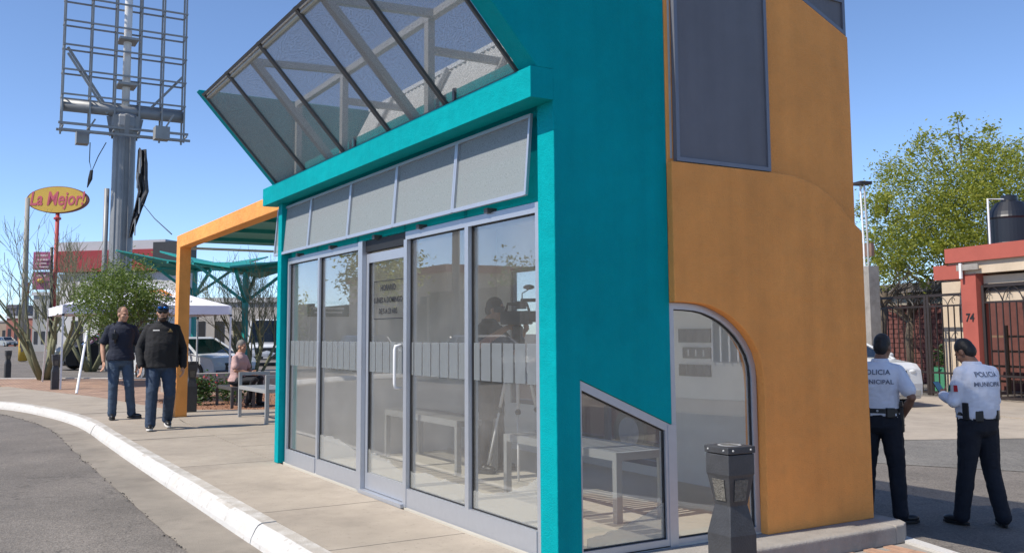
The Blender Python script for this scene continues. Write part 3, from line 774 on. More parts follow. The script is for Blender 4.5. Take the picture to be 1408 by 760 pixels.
# things on the inner walls
sg = wthing('wall_sign', 'dark green sign with white writing seen through the left panes', 'sign', (X1-.02,-3.65,1.6))
zc = 1.64
MB().prism([(X1-.03, y, z) for y, z in [(-3.42,1.57),(-3.42,1.74),(-3.84,1.74),(-3.90,1.69),(-3.90,1.57)]], (.012,0,0)).build('board', pmat('sign_green', (.012,.07,.05), .5), sg)
for zz, y0, y1 in ((1.70,-3.50,-3.78),(1.66,-3.48,-3.84),(1.615,-3.50,-3.82)):
    MB().box((X1-.032,y0,zz-.008),(X1-.0305,y1,zz+.008)).build('print_line', M['white_metal'], sg)
for k, (pa, pb_) in enumerate([((934,452),(978,471)), ((940,477),(978,493)), ((935,500),(978,518))]):
    a = at(*pa, y=-5.835); b = at(*pb_, y=-5.835)
    s_ = wthing('notice_board', ['upper', 'middle', 'lowest'][k]+' of the three charcoal boards seen through the arched window', 'notice board', ((a.x+b.x)/2,-5.83,b.z), 'charcoal notice boards')
    MB().box((a.x,-5.836,a.z),(b.x,-5.82,b.z)).build('board', M['dark_box'], s_)
    for q_ in range(3):
        xx = a.x+(b.x-a.x)*(q_+.8)/3.6
        if k == 1: MB().box((xx-.008,-5.8195,(a.z+b.z)/2-.03),(xx+.008,-5.817,(a.z+b.z)/2+.03)).build('symbol', M['white_metal'], s_)
        else: MB().box((xx-.02,-5.8195,b.z),(xx+.02,-5.815,a.z)).build('divider', M['alu_dark'], s_)

# ================================================================== orange pergola beside the kiosk
pg = wthing('pergola', 'orange concrete pergola with green slatted roof left of the kiosk', 'pergola', (16.8,-3.45,0))
fz0, fz1 = 2.87, 3.085
pts = [(16.96,0),(16.96,fz1),(10.27,fz1),(10.27,fz0),(16.70,fz0),(16.70,0)]
bevel(MB().prism([(x,-3.38,z) for x, z in pts], (0,-.19,0)).build('portal_frame', M['orange'], pg), .008)
MB().box((10.27,-3.57,2.985),(16.95,-6.2,3.02)).build('roof_panel', M['teal_metal'], pg)
for i in range(4):
    xx = 11.4+i*1.5
    MB().box((xx,-3.571,2.93),(xx+.12,-6.2,2.984)).build('purlin', M['teal_metal'], pg)
MB().box((16.88,-3.571,2.86),(16.94,-6.2,2.90)).build('edge_trim', M['white_metal'], pg)
bevel(MB().prism([(x,-6.2,z) for x, z in pts], (0,-.19,0)).build('portal_frame', M['orange'], pg), .008)
# ================================================================== street furniture
def make_bollard(name, label, loc, rz=0):
    t = thing(name, label, 'bollard', loc, rz, 'charcoal bollards')
    def sq(h): return [(-h,-h),(h,-h),(h,h),(-h,h)]
    prof = [(.088,0),(.088,.455),(.060,.600),(.083,.745),(.088,.760),(.088,.862)]
    mb = MB(); vs_ = [(x, y, z) for h, z in prof for x, y in sq(h)]
    fs = [(4*i+k, 4*i+(k+1) % 4, 4*i+4+(k+1) % 4, 4*i+4+k) for i in range(len(prof)-1) for k in range(4)] + [(3,2,1,0), tuple(range(20,24))]
    bevel(mb.add(vs_, fs).build('body', M['bollard'], t), .004)
    lid = bevel(MB().box((-.093,-.093,.866),(.093,.093,.902)).build('lid', M['bollard'], t), .004)
    MB().lathe([(.062,.9025),(.062,.9045),(.048,.9045),(.048,.9025)], n=20).build('ring', M['steel_grey'], lid)
    MB().box((-.035,-.035,.9026),(.035,.035,.904)).build('plate', M['bollard_grill'], lid)
    for k in range(4):
        a = k*PI/2; rm = Matrix.Rotation(a, 4, 'Z')
        q = [(-.045,.735),(.045,.735),(.037,.625),(-.037,.625)]
        w_ = lambda z: .060+(.083-.060)*(z-.600)/.145+.002
        pts = [rm @ Vector((x, -w_(z), z)) for x, z in q]
        nn = rm @ Vector((0, -.003, -.0005))
        MB().hexa([p[:] for p in pts], [(p+nn)[:] for p in pts]).build('grille', M['bollard_grill'], t)
        for sx_ in (-.06, .06):
            c = rm @ Vector((sx_, -.094, .884)); MB().ell(c, (.006,.006,.006), 8, 6).build('screw', M['steel_grey'], lid)
    return t
b0 = at(1003, 612, z=.78)
make_bollard('bollard', 'large charcoal bollard in the foreground before the arched window', (b0.x, b0.y, -.12), R(-2))
b1 = at(75, 535, z=0); make_bollard('bollard', 'charcoal bollard under the front corner of the white tent', (b1.x, b1.y, 0), .1)
b2 = at(10, 519, z=0); make_bollard('bollard', 'leftmost charcoal bollard at the edge of the photo', (b2.x, b2.y, 0), .2)
b3 = at(262, 566, z=0); make_bollard('bollard', 'charcoal bollard close behind the orange pergola post', (b3.x, b3.y, 0), 0)

def make_bench(name, label, loc, L_, D_, Hs, arms=None, rz=0, mt='bench_grey'):
    t = thing(name, label, 'bench', loc, rz, 'grey metal benches')
    b = .05
    for sx_ in (0, 1):
        for sy_ in (0, 1):
            top = arms if arms else Hs-.06
            MB().box((sx_*(L_-b), -sy_*(D_-b), 0), (sx_*(L_-b)+b, -sy_*(D_-b)-b, top)).build('leg', M[mt], t)
        if arms: MB().box((sx_*(L_-b), 0.0, arms+.0005), (sx_*(L_-b)+b, -D_, arms+.05)).build('armrest', M[mt], t)
        MB().box((sx_*(L_-b)+.004, -b, .02), (sx_*(L_-b)+b-.004, -D_+b, .055)).build('foot_rail', M[mt], t) if arms else None
    i0 = b if arms else 0
    MB().box((i0,0,Hs-.06),(L_-i0,-.04,Hs)).build('seat_rail', M[mt], t); MB().box((i0,-D_+.04,Hs-.06),(L_-i0,-D_,Hs)).build('seat_rail', M[mt], t)
    for sx_ in (0, 1):
        xx = i0+sx_*(L_-2*i0-.04); MB().box((xx,-.04,Hs-.058),(xx+.04,-D_+.04,Hs-.002)).build('end_rail', M[mt], t)
    ns = 22; me = MB().box((0,-.042,Hs-.012),(.5*(L_-2*i0-.08)/ns*1.2,-D_+.042,Hs-.004)).mesh('slat'); me.materials.append(M[mt])
    for k in range(ns):
        o = link('slat', me, None, t); o.location = (i0+.045+(L_-2*i0-.09)*k/ns, 0, 0)
    return t
make_bench('metal_bench', 'grey metal bench with armrests outside, under the pergola', (14.55,-4.28,0), 1.6, .52, .53, .70)
make_bench('metal_bench', 'grey metal bench inside the kiosk, seen through the middle panes', (8.2,-4.28,.012), 1.75, .46, .52)
make_bench('metal_bench', 'grey metal bench inside the kiosk, nearest the knee-shaped window', (5.52,-4.17,.012), 1.6, .46, .50)

# ================================================================== trees
bark_pv = pmat('green_grey_bark', (.17,.17,.095), .8, .2, 12)
bark_br = pmat('brown_bark', (.11,.085,.06), .9, .25, 10, bump=.5, bscale=40)
def branch_tree(mb, p, d, r, L_, depth, rng, tips, spread=.55, up=.25, seg=3, minr=.004, kids=(2,3)):
    pts = [Vector(p)]; rad = [r]; dd = Vector(d).normalized()
    for i in range(seg):
        dd = (dd + Vector((rng.uniform(-1,1), rng.uniform(-1,1), rng.uniform(-1,1)))*.16 + Vector((0,0,up*.25))).normalized()
        pts.append(pts[-1]+dd*L_/seg); rad.append(max(minr*.6, r*(1-.38*(i+1)/seg)))
    mb.tube(pts, rad, 6 if r > .02 else 4, caps=False)
    if depth == 0:
        tips.append((pts[-1], dd)); return
    for k in range(rng.randint(*kids)):
        ax = Vector((rng.uniform(-1,1), rng.uniform(-1,1), rng.uniform(-1,1))).cross(dd).normalized()
        nd = (dd*math.cos(spread)+ax*math.sin(spread*rng.uniform(.6,1.3)) + Vector((0,0,up))).normalized()
        j = seg if k == 0 else rng.randint(max(1, seg-2), seg)
        branch_tree(mb, pts[j], nd, max(minr, rad[j]*rng.uniform(.55,.8)), L_*rng.uniform(.62,.86), depth-1, rng, tips, spread, up, seg, minr, kids)
def bare_tree(name, label, base, stems, L0, r0, seed, lean=.7, depth=5, mat=None, group=None, kids=(2,3)):
    rng = random.Random(seed); t = wthing(name, label, 'tree', base, group); tr = MB(); br = MB(); tips = []
    for k in range(stems):
        a = 6.28*k/stems+rng.uniform(-.4,.4)
        d = Vector((math.cos(a)*lean, math.sin(a)*lean, 1)).normalized()
        p0 = Vector(base)+Vector((math.cos(a)*.1, math.sin(a)*.1, -.05)); p1 = p0+d*L0*.5; p2 = p1+(d+Vector((0,0,.15))).normalized()*L0*.5
        tr.tube([p0, p1, p2], [r0*1.15, r0*.9, r0*.75], 7)
        for q_ in range(rng.randint(2,3)):
            nd = (d+Vector((rng.uniform(-1,1), rng.uniform(-1,1), rng.uniform(-.2,.6)))*.55).normalized()
            branch_tree(br, p2 if q_ < 2 else p1, nd, r0*rng.uniform(.5,.7), L0*rng.uniform(.65,.9), depth-1, rng, tips, .5, .22, 3, .006, kids)
    tr.build('trunk', mat or bark_pv, t, smooth=True, fix=False); br.build('crown', mat or bark_pv, t, smooth=True, fix=False)
    return t, tips
def leaves(mb, centers, n, rad, size, rng, flat=.0, droop=0):
    for _ in range(n):
        c = rng.choice(centers)
        v = Vector((rng.gauss(0,1), rng.gauss(0,1), rng.gauss(0,1)*(1-flat)))*rad*.5
        p = Vector(c)+v; p.z -= droop*v.length*rng.random()
        a = Vector((rng.uniform(-1,1), rng.uniform(-1,1), rng.uniform(-.7,.7))).normalized()
        b = a.cross(Vector((rng.uniform(-1,1), rng.uniform(-1,1), rng.uniform(-1,1)))).normalized()
        s_ = size*rng.uniform(.6,1.4)
        mb.add([(p-a*s_)[:], (p+b*s_*.42)[:], (p+a*s_)[:], (p-b*s_*.42)[:]], [(0,1,2,3)])
tb = at(62, 522, z=0)
bare_tree('palo_verde_tree', 'leafless many-stemmed green-barked tree left of the white tent', (tb.x, tb.y, 0), 6, 1.5, .085, 21, .55, 5)
bare_tree('palo_verde_tree', 'leafless shrubby tree behind the seated man and teal shade post', (29.2,-8.2,-.02), 8, 1.25, .05, 5, .55, 5, group=None)
tt = at(100, 505, z=0)
bare_tree('palo_verde_tree', 'leafless tree behind the white tent, in front of the red and white shop', (44,-5.4,-.15), 5, 1.7, .09, 33, .6, 5)

# leafy small tree between the walkers and the tent
lm_dark = leaf_mat('small_tree_leaves', [(.065,.11,.016),(.115,.175,.028),(.19,.25,.05),(.10,.15,.026)])
bt = wthing('leafy_tree', 'small dense green leafy tree behind the two walking men', 'tree', (21.2,-3.35,0))
rng = random.Random(4); brm = MB(); tips = []
MB().tube([(21.2,-3.35,-.02),(21.18,-3.3,.7),(21.22,-3.36,1.4)], [.07,.055,.045], 8).build('trunk', bark_br, bt, smooth=True)
for k in range(7):
    a = 6.28*k/7
    branch_tree(brm, (21.22,-3.36,1.25), Vector((math.cos(a)*.8, math.sin(a)*.8, .7)), .03, .55, 2, rng, tips, .6, .1, 3)
lm_ = MB(); cs = []
cc = at(172, 412, d=19.9)
for _ in range(105):
    while True:
        v = Vector((rng.uniform(-1,1), rng.uniform(-1,1), rng.uniform(-1,1)))
        if .25 < v.length < 1: break
    lump = 1+.50*noise.noise(v*2.0+Vector((3,1,7)))
    cs.append(cc+Vector((v.x*.92*lump, v.y*.92*lump, v.z*.66*lump+.04)))
leaves(lm_, cs, 15000, .27, .030, rng)
brm.build('branches', bark_br, bt, fix=False)
lm_.build('crown', lm_dark, bt, fix=False)

# flowering shrubs in the planting bed
lm_sh = leaf_mat('shrub_leaves', [(.03,.07,.015),(.07,.14,.03),(.05,.10,.02)])
pink = leaf_mat('pink_petals', [(.45,.08,.12),(.55,.2,.25),(.5,.12,.18)])
red = leaf_mat('red_petals', [(.5,.02,.03),(.4,.02,.04)])
for (px, py, z, hgt, rad, lab, fl) in [(318,552,0,.42,.33,'low pink flowering shrub in the gravel bed by the bench',pink),(274,556,0,.5,.22,'low red flowering shrub beside the charcoal bollard',red)]:
    c = at(px, py, z=z); s_ = wthing('flowering_shrub', lab, 'shrub', (c.x, c.y, -.01), 'shrubs in the gravel bed')
    stm = MB(); lf = MB(); fr_ = MB(); tips = []
    for k in range(6):
        a = 6.28*k/6; branch_tree(stm, (c.x, c.y, -.015), Vector((math.cos(a)*.7, math.sin(a)*.7, 1)), .008, hgt*.5, 1, rng, tips, .5, .2, 2)
    cs = [c+Vector((rng.gauss(0,rad*.5), rng.gauss(0,rad*.5), hgt*rng.uniform(.25,1))) for _ in range(40)]
    leaves(lf, cs, 900, .16, .04, rng); leaves(fr_, [q_+Vector((0,0,.05)) for q_ in cs if q_.z > hgt*.6], 70, .10, .035, rng)
    stm.build('stems', bark_br, s_, fix=False); lf.build('foliage', lm_sh, s_, fix=False); fr_.build('flowers', fl, s_, fix=False)

# ================================================================== white canopy tent
cloth = pmat('white_tent_cloth', (.74,.73,.80), .8, .04, 3)
tn = wthing('canopy_tent', 'white pop-up canopy tent with orange logo behind the walking men', 'tent', (29.3,-4.8,0))
ax0, ax1, ay0, ay1 = 27.2, 31.3, -2.62, -6.95
ze, zp, zv = 2.20, 3.05, 1.96
cx_, cy_ = (ax0+ax1)/2, (ay0+ay1)/2
cor = [(ax0,ay0),(ax1,ay0),(ax1,ay1),(ax0,ay1)]
rf = MB(); NS = 8
for k in range(4):
    a, b = Vector((*cor[k], ze)), Vector((*cor[(k+1) % 4], ze)); pk_ = Vector((cx_, cy_, zp)); grid = []
    for i in range(NS+1):
        t_ = i/NS; row = []
        for j in range(NS+1):
            q_ = a.lerp(b, j/NS).lerp(pk_, t_); q_.z -= .16*math.sin(PI*t_)*(.35+.65*math.sin(PI*j/NS)); row.append(q_[:])
        grid.append(row)
    vs_ = [p for r_ in grid for p in r_]; W_ = NS+1
    rf.add(vs_, [(i*W_+j, i*W_+j+1, (i+1)*W_+j+1, (i+1)*W_+j) for i in range(NS) for j in range(NS)])
rf.build('roof', cloth, tn, smooth=True, fix=False)
for k in range(4):
    a, b = Vector(cor[k]), Vector(cor[(k+1) % 4]); v_ = MB(); pts = []
    for j in range(13):
        q_ = a.lerp(b, j/12); nn = Vector(((b-a).y, -(b-a).x)).normalized(); wv = .012*math.sin(j*2.1+k)
        pts.append((q_.x+nn.x*wv, q_.y+nn.y*wv))
    v_.add([(x, y, ze) for x, y in pts]+[(x+.01, y, zv-.012*(i % 2)) for i, (x, y) in enumerate(pts)], [(i, i+1, i+14, i+13) for i in range(12)])
    v_.build('valance', cloth, tn, fix=False)
for k, (x, y) in enumerate(cor):
    dx, dy = [(0,0),(.9,.02),(0,0),(0,0)][k]
    MB().bar((x+dx,y+dy,0),(x,y,ze-.02), .045).build('leg', M['white_metal'], tn)
    MB().box((x-.03,y-.03,zv-.06),(x+.03,y+.03,zv-.005)).build('bracket', M['black'], tn)
lg = MB(); # orange logo on the roof slope that faces the sidewalk
ff_ = lambda u, v: (Vector((ax0,ay1,ze)).lerp(Vector((ax0,ay0,ze)), u)).lerp(Vector((cx_,cy_,zp)), v)
fn2 = (ff_(1,0)-ff_(0,0)).cross(ff_(.5,1)-ff_(0,0)).normalized()
for (u0, v0, u1, v1) in [(.24,.34,.31,.56),(.33,.34,.35,.56),(.37,.44,.44,.54)]:
    q_ = [ff_(u0,v0), ff_(u1,v0), ff_(u1,v1), ff_(u0,v1)]; lg.add([(p-Vector((0,0,.05))-fn2*(.02 if fn2.z < 0 else -.02)-Vector((0,0,.05)))[:] for p in q_], [(0,1,2,3)])
bpy.data.meshes
lgo = lg.build('logo', pmat('orange_logo', (.75,.22,.04), .7), tn, fix=False); lgo.location.z = .09
pp_ = at(105, 541, z=0); q_ = at(120, 455, d=24.3)
tag(MB().tube([pp_, q_], .03, 8).build('leaning_pole', M['white_metal']), 'white pole leaning under the small green tree', 'pole')

# ================================================================== teal shade umbrellas
def shade(name, label, cx, cy, hgt, half, rz, amp, d=.07):
    t = thing(name, label, 'shade structure', (cx, cy, -.02), rz, 'teal shade structures')
    MB().box((-d,-d,0),(d,d,hgt)).build('column', M['teal_metal'], t)
    crn = [(half,half,hgt+amp),(-half,half,hgt-.1*amp),(-half,-half,hgt+amp),(half,-half,hgt-.1*amp)]
    mid = [(0,half,hgt+.2),(-half,0,hgt+.2),(0,-half,hgt+.2),(half,0,hgt+.2)]
    c0 = Vector((0,0,hgt+.05))
    for k in range(4):
        q_ = [c0, Vector(mid[k-1]), Vector(crn[k]), Vector(mid[k])]
        MB().hexa([p[:] for p in q_], [(p+Vector((0,0,.05)))[:] for p in q_]).build('canopy_panel', M['teal_metal'], t)
        MB().bar((0,0,hgt-.95), Vector(crn[k])*.62+Vector((0,0,hgt*.38-.06)), .09).build('strut', M['teal_metal'], t)
        MB().bar(c0-Vector((0,0,.04)), Vector(mid[k])-Vector((0,0,.04)), .07).build('rib', M['teal_metal'], t)
    return t
shade('shade_umbrella', 'teal folded-roof shade structure above the seated man', 29.4, -7.95, 3.35, 1.85, R(20), .6)
shade('shade_umbrella', 'teal folded-roof shade structure behind the orange pergola post', 36.2, -7.9, 3.8, 2.0, R(50), .6)

# low wall with the seated man
SEAT = at(327, 531, d=18.3)
make_bench('metal_bench', 'grey metal bench under the seated man in the pink shirt', (SEAT.x-.45, SEAT.y+.24, -.012), 1.2, .46, .40, mt='dark_rib')
tag(MB().box((24.0,-4.6,-.02),(24.5,-8.6,.43)).build('low_wall', M['plinth']), 'low grey concrete wall behind the gravel bed', 'wall')
# ================================================================== left background
def dpt(px, py, d): return at(px, py, d=d)
# --- unipole billboard frame without its panel
bb = wthing('billboard_frame', 'tall empty steel billboard frame on a thick grey pole', 'billboard', (44.4,-6.3,0))
stl = pmat('billboard_steel', (.30,.30,.29), .55, .12, 2, .1, .5, metal=.2)
stl2 = pmat('billboard_pole_paint', (.235,.24,.245), .5, .10, 3, .12, .4, metal=.2)
A0 = dpt(83.5, 183, 41.0); A1 = dpt(251, 190, 43.6)
u = Vector((A1.x-A0.x, A1.y-A0.y, 0)); WB = u.length; u.normalize(); nb = Vector((-u.y, u.x, 0))
if nb.dot(Vector((1,0,0))) > 0: nb = -nb         # toward the camera
zl = lambda py: dpt(83.5, py, 41.0).z
cols = [0, .217, .415, .618, .81, 1.0]
zb, zt = zl(171), zl(171)+11.2
org = Vector((A0.x, A0.y, 0))
def FB(s, z, dpth): return org+u*(s*WB)+nb*dpth+Vector((0,0,z))
for s_ in cols:
    for dpth in (.22, -.35):
        MB().bar(FB(s_, zb-.35, dpth), FB(s_, zt, dpth), .075).build('upright', stl, bb)
levels = [zl(y) for y in (129, 94, 59, 24.6)]; st_ = levels[-1]-levels[-2]
while levels[-1]+st_ < zt: levels.append(levels[-1]+st_)
for z in levels:
    for dpth in (.29, -.42):
        MB().bar(FB(-.01, z+(.0 if dpth > 0 else -.05), dpth), FB(1.01, z+(.0 if dpth > 0 else -.05), dpth), .07).build('cross_rail', stl, bb)
    for s_ in cols:
        MB().bar(FB(s_, z, .25), FB(s_, z-.05, -.38), .05).build('tie', stl, bb)
for dpth, z in ((.45, zl(171)), (.9, zl(183)), (-.5, zl(175))):
    MB().bar(FB(-.03, z, dpth), FB(1.03, z, dpth), .10).build('catwalk_rail', stl, bb)
for s_ in (0, .2, .4, .6, .8, 1):
    MB().bar(FB(s_, zl(177), -.5), FB(s_, zl(177), .9), .06).build('catwalk_bearer', stl, bb)
zbeam = zl(143)
MB().tube([FB(-.005, zbeam, -.06), FB(1.005, zbeam, -.06)], .27, 16).build('main_beam', stl2, bb, smooth=True)
MB().bar(FB(.03, zl(60), -.1), FB(.40, zl(150), -.1), .11).build('brace', stl, bb)
MB().bar(FB(.99, zl(82), -.1), FB(.64, zl(150), -.1), .11).build('brace', stl, bb)
MB().bar(FB(.03, zl(70), .1), FB(.36, zl(150), .1), .09).build('brace', stl, bb)
pc = FB(.51, 0, -.06)
MB().tube([pc+Vector((0,0,zbeam)), pc+Vector((0,0,zt))], .17, 12).build('mast', M['white_metal'], bb, smooth=True)
for py in (106, 40):
    MB().box((pc.x-.55,pc.y-.4,zl(py)-.05),(pc.x+.55,pc.y+.4,zl(py)+.05)).build('platform', stl, bb)
zc_ = zl(163)
MB().lathe([(.46,zc_-.55),(.62,zc_-.1),(.62,zc_+.3),(.50,zc_+.45)], (pc.x,pc.y,0), 12).build('collar', stl2, bb)
for k in range(8):
    a = k*PI/4; MB().bar((pc.x+.52*math.cos(a), pc.y+.52*math.sin(a), zc_-.5), (pc.x+.68*math.cos(a), pc.y+.68*math.sin(a), zc_+.35), .05, .2).build('gusset', stl2, bb)
MB().lathe([(.50,-.15),(.48,zc_-.5)], (pc.x,pc.y,0), 14).build('pole', stl2, bb)
for k in range(3):
    q_ = pc-cr*(.12-.30*k)-fw*.45; q_.z = 0
    MB().bar(q_+Vector((0,0,.2)), q_+Vector((0,0,zc_-.6)), .07, .10, up=(1,0,0)).build('stiffener', stl2, bb)
q_ = pc-cr*.62-fw*.2
MB().tube([(q_.x,q_.y,.2),(q_.x,q_.y,zl(255))], .11, 8).build('conduit', stl2, bb, smooth=True)
for px, py, sz in ((113,190,.42),(222,184,.5)):
    c = dpt(px, py, 41.3); MB().box((c.x-.3,c.y-sz*.6,c.z-.28),(c.x+.3,c.y+sz*.6,c.z+.28)).build('floodlight', stl, bb)
    MB().bar(c, c+u*.5+Vector((0,0,.9)), .07).build('lamp_arm', stl, bb)
rag = wthing('torn_banner', 'torn dark strip of banner hanging beside the billboard pole', 'banner', tuple(dpt(190,325,41.5)), None)
rg_ = MB(); rr_ = random.Random(2); ptsL = [(196,205),(196,225),(195,245),(197,262),(192,280),(187,296),(183,310),(179,326)]; prev = None; vs_ = []; 
for i, (px, py) in enumerate(ptsL):
    w2_ = [5.5,6.5,7,6.5,6,5,4,2][i]
    for k in range(6):
        a = k/5*2-1; p_ = dpt(px+a*w2_, py+rr_.uniform(-2,2), 41.5+.18*math.sin(k*2.3+i)+.1*rr_.random()); vs_.append(p_[:])
rg_.add(vs_, [(i*6+k, i*6+k+1, i*6+k+7, i*6+k+6) for i in range(len(ptsL)-1) for k in range(5)])
rgo = rg_.build('cloth', pmat('torn_cloth', (.06,.06,.065), .8, .9, 2.2), rag, fix=False); sm = rgo.modifiers.new('s', 'SOLIDIFY'); sm.thickness = .04
for k in range(4):
    i0 = rr_.randint(1,6); px, py = ptsL[i0]; a = dpt(px-6+k*3, py-8, 41.3); MB().bar(a, a-Vector((0,0,.7)), .05).build('shred', pmat('pale_shred', (.45,.45,.43), .8) if k == 0 else bpy.data.materials['pale_shred'], rag)
cb = pmat('cable_black', (.03,.03,.03), .6)
tag(MB().tube([dpt(124,196,41.4), dpt(123,222,41.4), dpt(126,236,41.4), dpt(135,215,41.4), dpt(146,196,41.4)], .02, 5).build('hanging_cable', cb), 'thin loose cable looping below the left lamp of the billboard', 'cable')
tag(MB().tube([dpt(126,234,41.4), dpt(124,246,41.4), dpt(120,258,41.4)], [.07,.10,.02], 6).build('cable_end', cb), 'frayed dark rag dangling from the loose billboard cable', 'rag')
tag(MB().tube([dpt(196,280,41.2), dpt(212,300,34), dpt(236,322,24)], .016, 5).build('guy_cable', cb), 'thin black cable running from the torn banner to the pergola', 'cable')

# --- oval shop sign on a red pole
sg = wthing('oval_sign', 'yellow oval sign with red lettering on a red pole', 'sign', tuple(dpt(78,462,58)))
yel = pmat('sign_yellow', (.62,.40,.06), .6, .08, 1); redp = pmat('sign_red', (.42,.05,.05), .6, .1, 2); magl = pmat('sign_letter_red', (.55,.10,.14), .6)
c = dpt(80, 275, 58); e1 = cr.copy(); e1.z = 0; e1.normalize(); e2 = Vector((0,0,1)); nn = e1.cross(e2); nn = nn if nn.dot(fw) < 0 else -nn
rx, rz_ = 42/F*58, 18.5/F*58
ring = lambda k_, off_: [(c+e1*math.cos(a)*rx*k_+e2*math.sin(a)*rz_*k_+nn*off_)[:] for a in (2*PI*i/40 for i in range(40))]
MB().prism(ring(1.0, -.15), nn*.30).build('border', pmat('sign_border', (.22,.06,.05), .6), sg)
MB().prism(ring(.955, .152), nn*.02).build('face', yel, sg)
lt = text_on('lettering', 'La Mejor!', 1.18, c+nn*.18+e2*.03, e1, e2, magl, sg, ext=.01, shear=.2, bold=.02)
for v in lt.data.vertices:
    dd_ = (v.co-c).dot(e1); v.co -= e1*dd_*.27
MB().tube([c-e2*rz_*1.0-Vector((0,0,0)), Vector((c.x,c.y,-.1))], .12, 10).build('pole', redp, sg, smooth=True)
MB().lathe([(.12,0),(.22,.05),(.22,.15),(.12,.2)], (c.x,c.y,dpt(80,303,58).z), 12).build('flange', redp, sg)

# --- utility pole
q_ = at(31, 494, z=0); tp = dpt(38, 272, (q_-CAM).dot(fw))
up_ = wthing('utility_pole', 'grey concrete utility pole with yellow painted foot at far left', 'utility pole', (q_.x,q_.y,0))
MB().tube([(q_.x,q_.y,-.1),(tp.x,tp.y,tp.z)], [.20,.13], 10).build('shaft', pmat('pole_concrete', (.36,.33,.29), .85, .12, 2), up_, smooth=True)
MB().tube([(q_.x,q_.y,-.08),(q_.x,q_.y,1.5)], [.26,.25], 10).build('painted_foot', pmat('pole_yellow', (.55,.36,.05), .7, .15, 3), up_, smooth=True)
MB().tube([(q_.x,q_.y,2.9),(q_.x,q_.y,3.9)], [.215,.21], 10).build('painted_band', pmat('pole_faded', (.28,.38,.42), .7, .15, 3), up_, smooth=True)
MB().tube([(q_.x,q_.y,3.9),(q_.x,q_.y,4.6)], [.212,.208], 10).build('painted_band', redp, up_, smooth=True)

# --- red and white shop behind
def shop_frame(pxl, pxr, d0, d1):
    a = dpt(pxl, 462, d0); b = dpt(pxr, 462, d1); a.z = b.z = 0; uu = (b-a); Wd = uu.length; uu.normalize(); nn_ = Vector((-uu.y, uu.x, 0)); nn_ = nn_ if nn_.dot(Vector((1,0,0))) < 0 else -nn_
    return a, uu, Wd, nn_
def slab(o, uu, nn_, s0, s1, z0, z1, d0, d1):
    q = [(s0,d0),(s1,d0),(s1,d1),(s0,d1)]; return MB().prism([(o+uu*a+nn_*b+Vector((0,0,z0)))[:] for a, b in q], (0,0,z1-z0))
sh_ = wthing('shop_building', 'white shop with wide red fascia behind the billboard pole', 'building', tuple(dpt(160,462,62)))
o_, uu, Wd, nn_ = shop_frame(79, 246, 62, 60)
zf = lambda py: H+(461-py)/F*61
sw = pmat('shop_white', (.52,.51,.50), .8, .08, 1, .08, .3); sr = pmat('shop_red', (.27,.022,.028), .6, .08, 1)
slab(o_, uu, nn_, 0, Wd, -.2, zf(374), -1.5, 0).build('wall', sw, sh_)
slab(o_, uu, nn_, -.2, Wd*.86, zf(372), zf(343), -1.5, .35).build('fascia', sr, sh_)
slab(o_, uu, nn_, -.1, Wd*.88, zf(342.5), zf(330), -1.5, .15).build('parapet', pmat('parapet_grey', (.42,.42,.45), .8, .08, 1), sh_)
slab(o_, uu, nn_, Wd*.80, Wd*1.02, zf(371), zf(334), -1.5, .40).build('dark_sign', M['dark_box'], sh_)
for s0, s1, za, zb_ in ((2.0,2.6,zf(425),zf(412)),(1.0,1.9,-.2,zf(440)),(4.2,6.6,-.1,zf(435))):
    slab(o_, uu, nn_, s0, s1, za, zb_, -.05, .03).build('window', M['dark_box'], sh_)
slab(o_, uu, nn_, 2.0, 2.6, zf(425), zf(410), .031, .08).build('sign_plate', sr, sh_)
slab(o_, uu, nn_, -.05, Wd, 0, .5, .001, .04).build('dado', pmat('dado_yellow', (.5,.33,.06), .7), sh_)

# --- pink pole banner
bn_ = wthing('pole_banner', 'faded pink double banner sign left of the shop', 'banner', tuple(dpt(58,462,57)))
pk_ = pmat('banner_pink', (.40,.10,.22), .7, .25, 1.2); 
e = Vector((cr.x, cr.y, 0)).normalized(); 
for (x0, y0, x1, y1) in ((46,346,70,371),(45,373.5,69,398)):
    a = dpt(x0, y1, 57); b = dpt(x1, y1, 57); t_ = dpt(x0, y0, 57).z-a.z
    MB().prism([a[:], (b.x,b.y,a.z), (b.x,b.y,a.z+t_), (a.x,a.y,a.z+t_)], -fw*.08).build('panel', pk_, bn_)
a = dpt(54, 376, 56.9)
bl_ = pmat('banner_light', (.62,.45,.5), .7)
for py, x0, x1 in ((351,49,66),(357,51,68),(362,48,64),(367,50,67),(379,50,63)):
    p_, q_ = dpt(x0, py, 56.85), dpt(x1, py, 56.85); MB().bar(p_, q_, .02, .10).build('print_line', bl_, bn_)
MB().ell(dpt(56,386,56.9), (.22,.22,.14), 12, 8).build('emblem', yel, bn_)
MB().tube([dpt(71,340,57.1), Vector((dpt(71,462,57.1).x, dpt(71,462,57.1).y, -.15))], .09, 8).build('pole', M['black'], bn_, smooth=True)

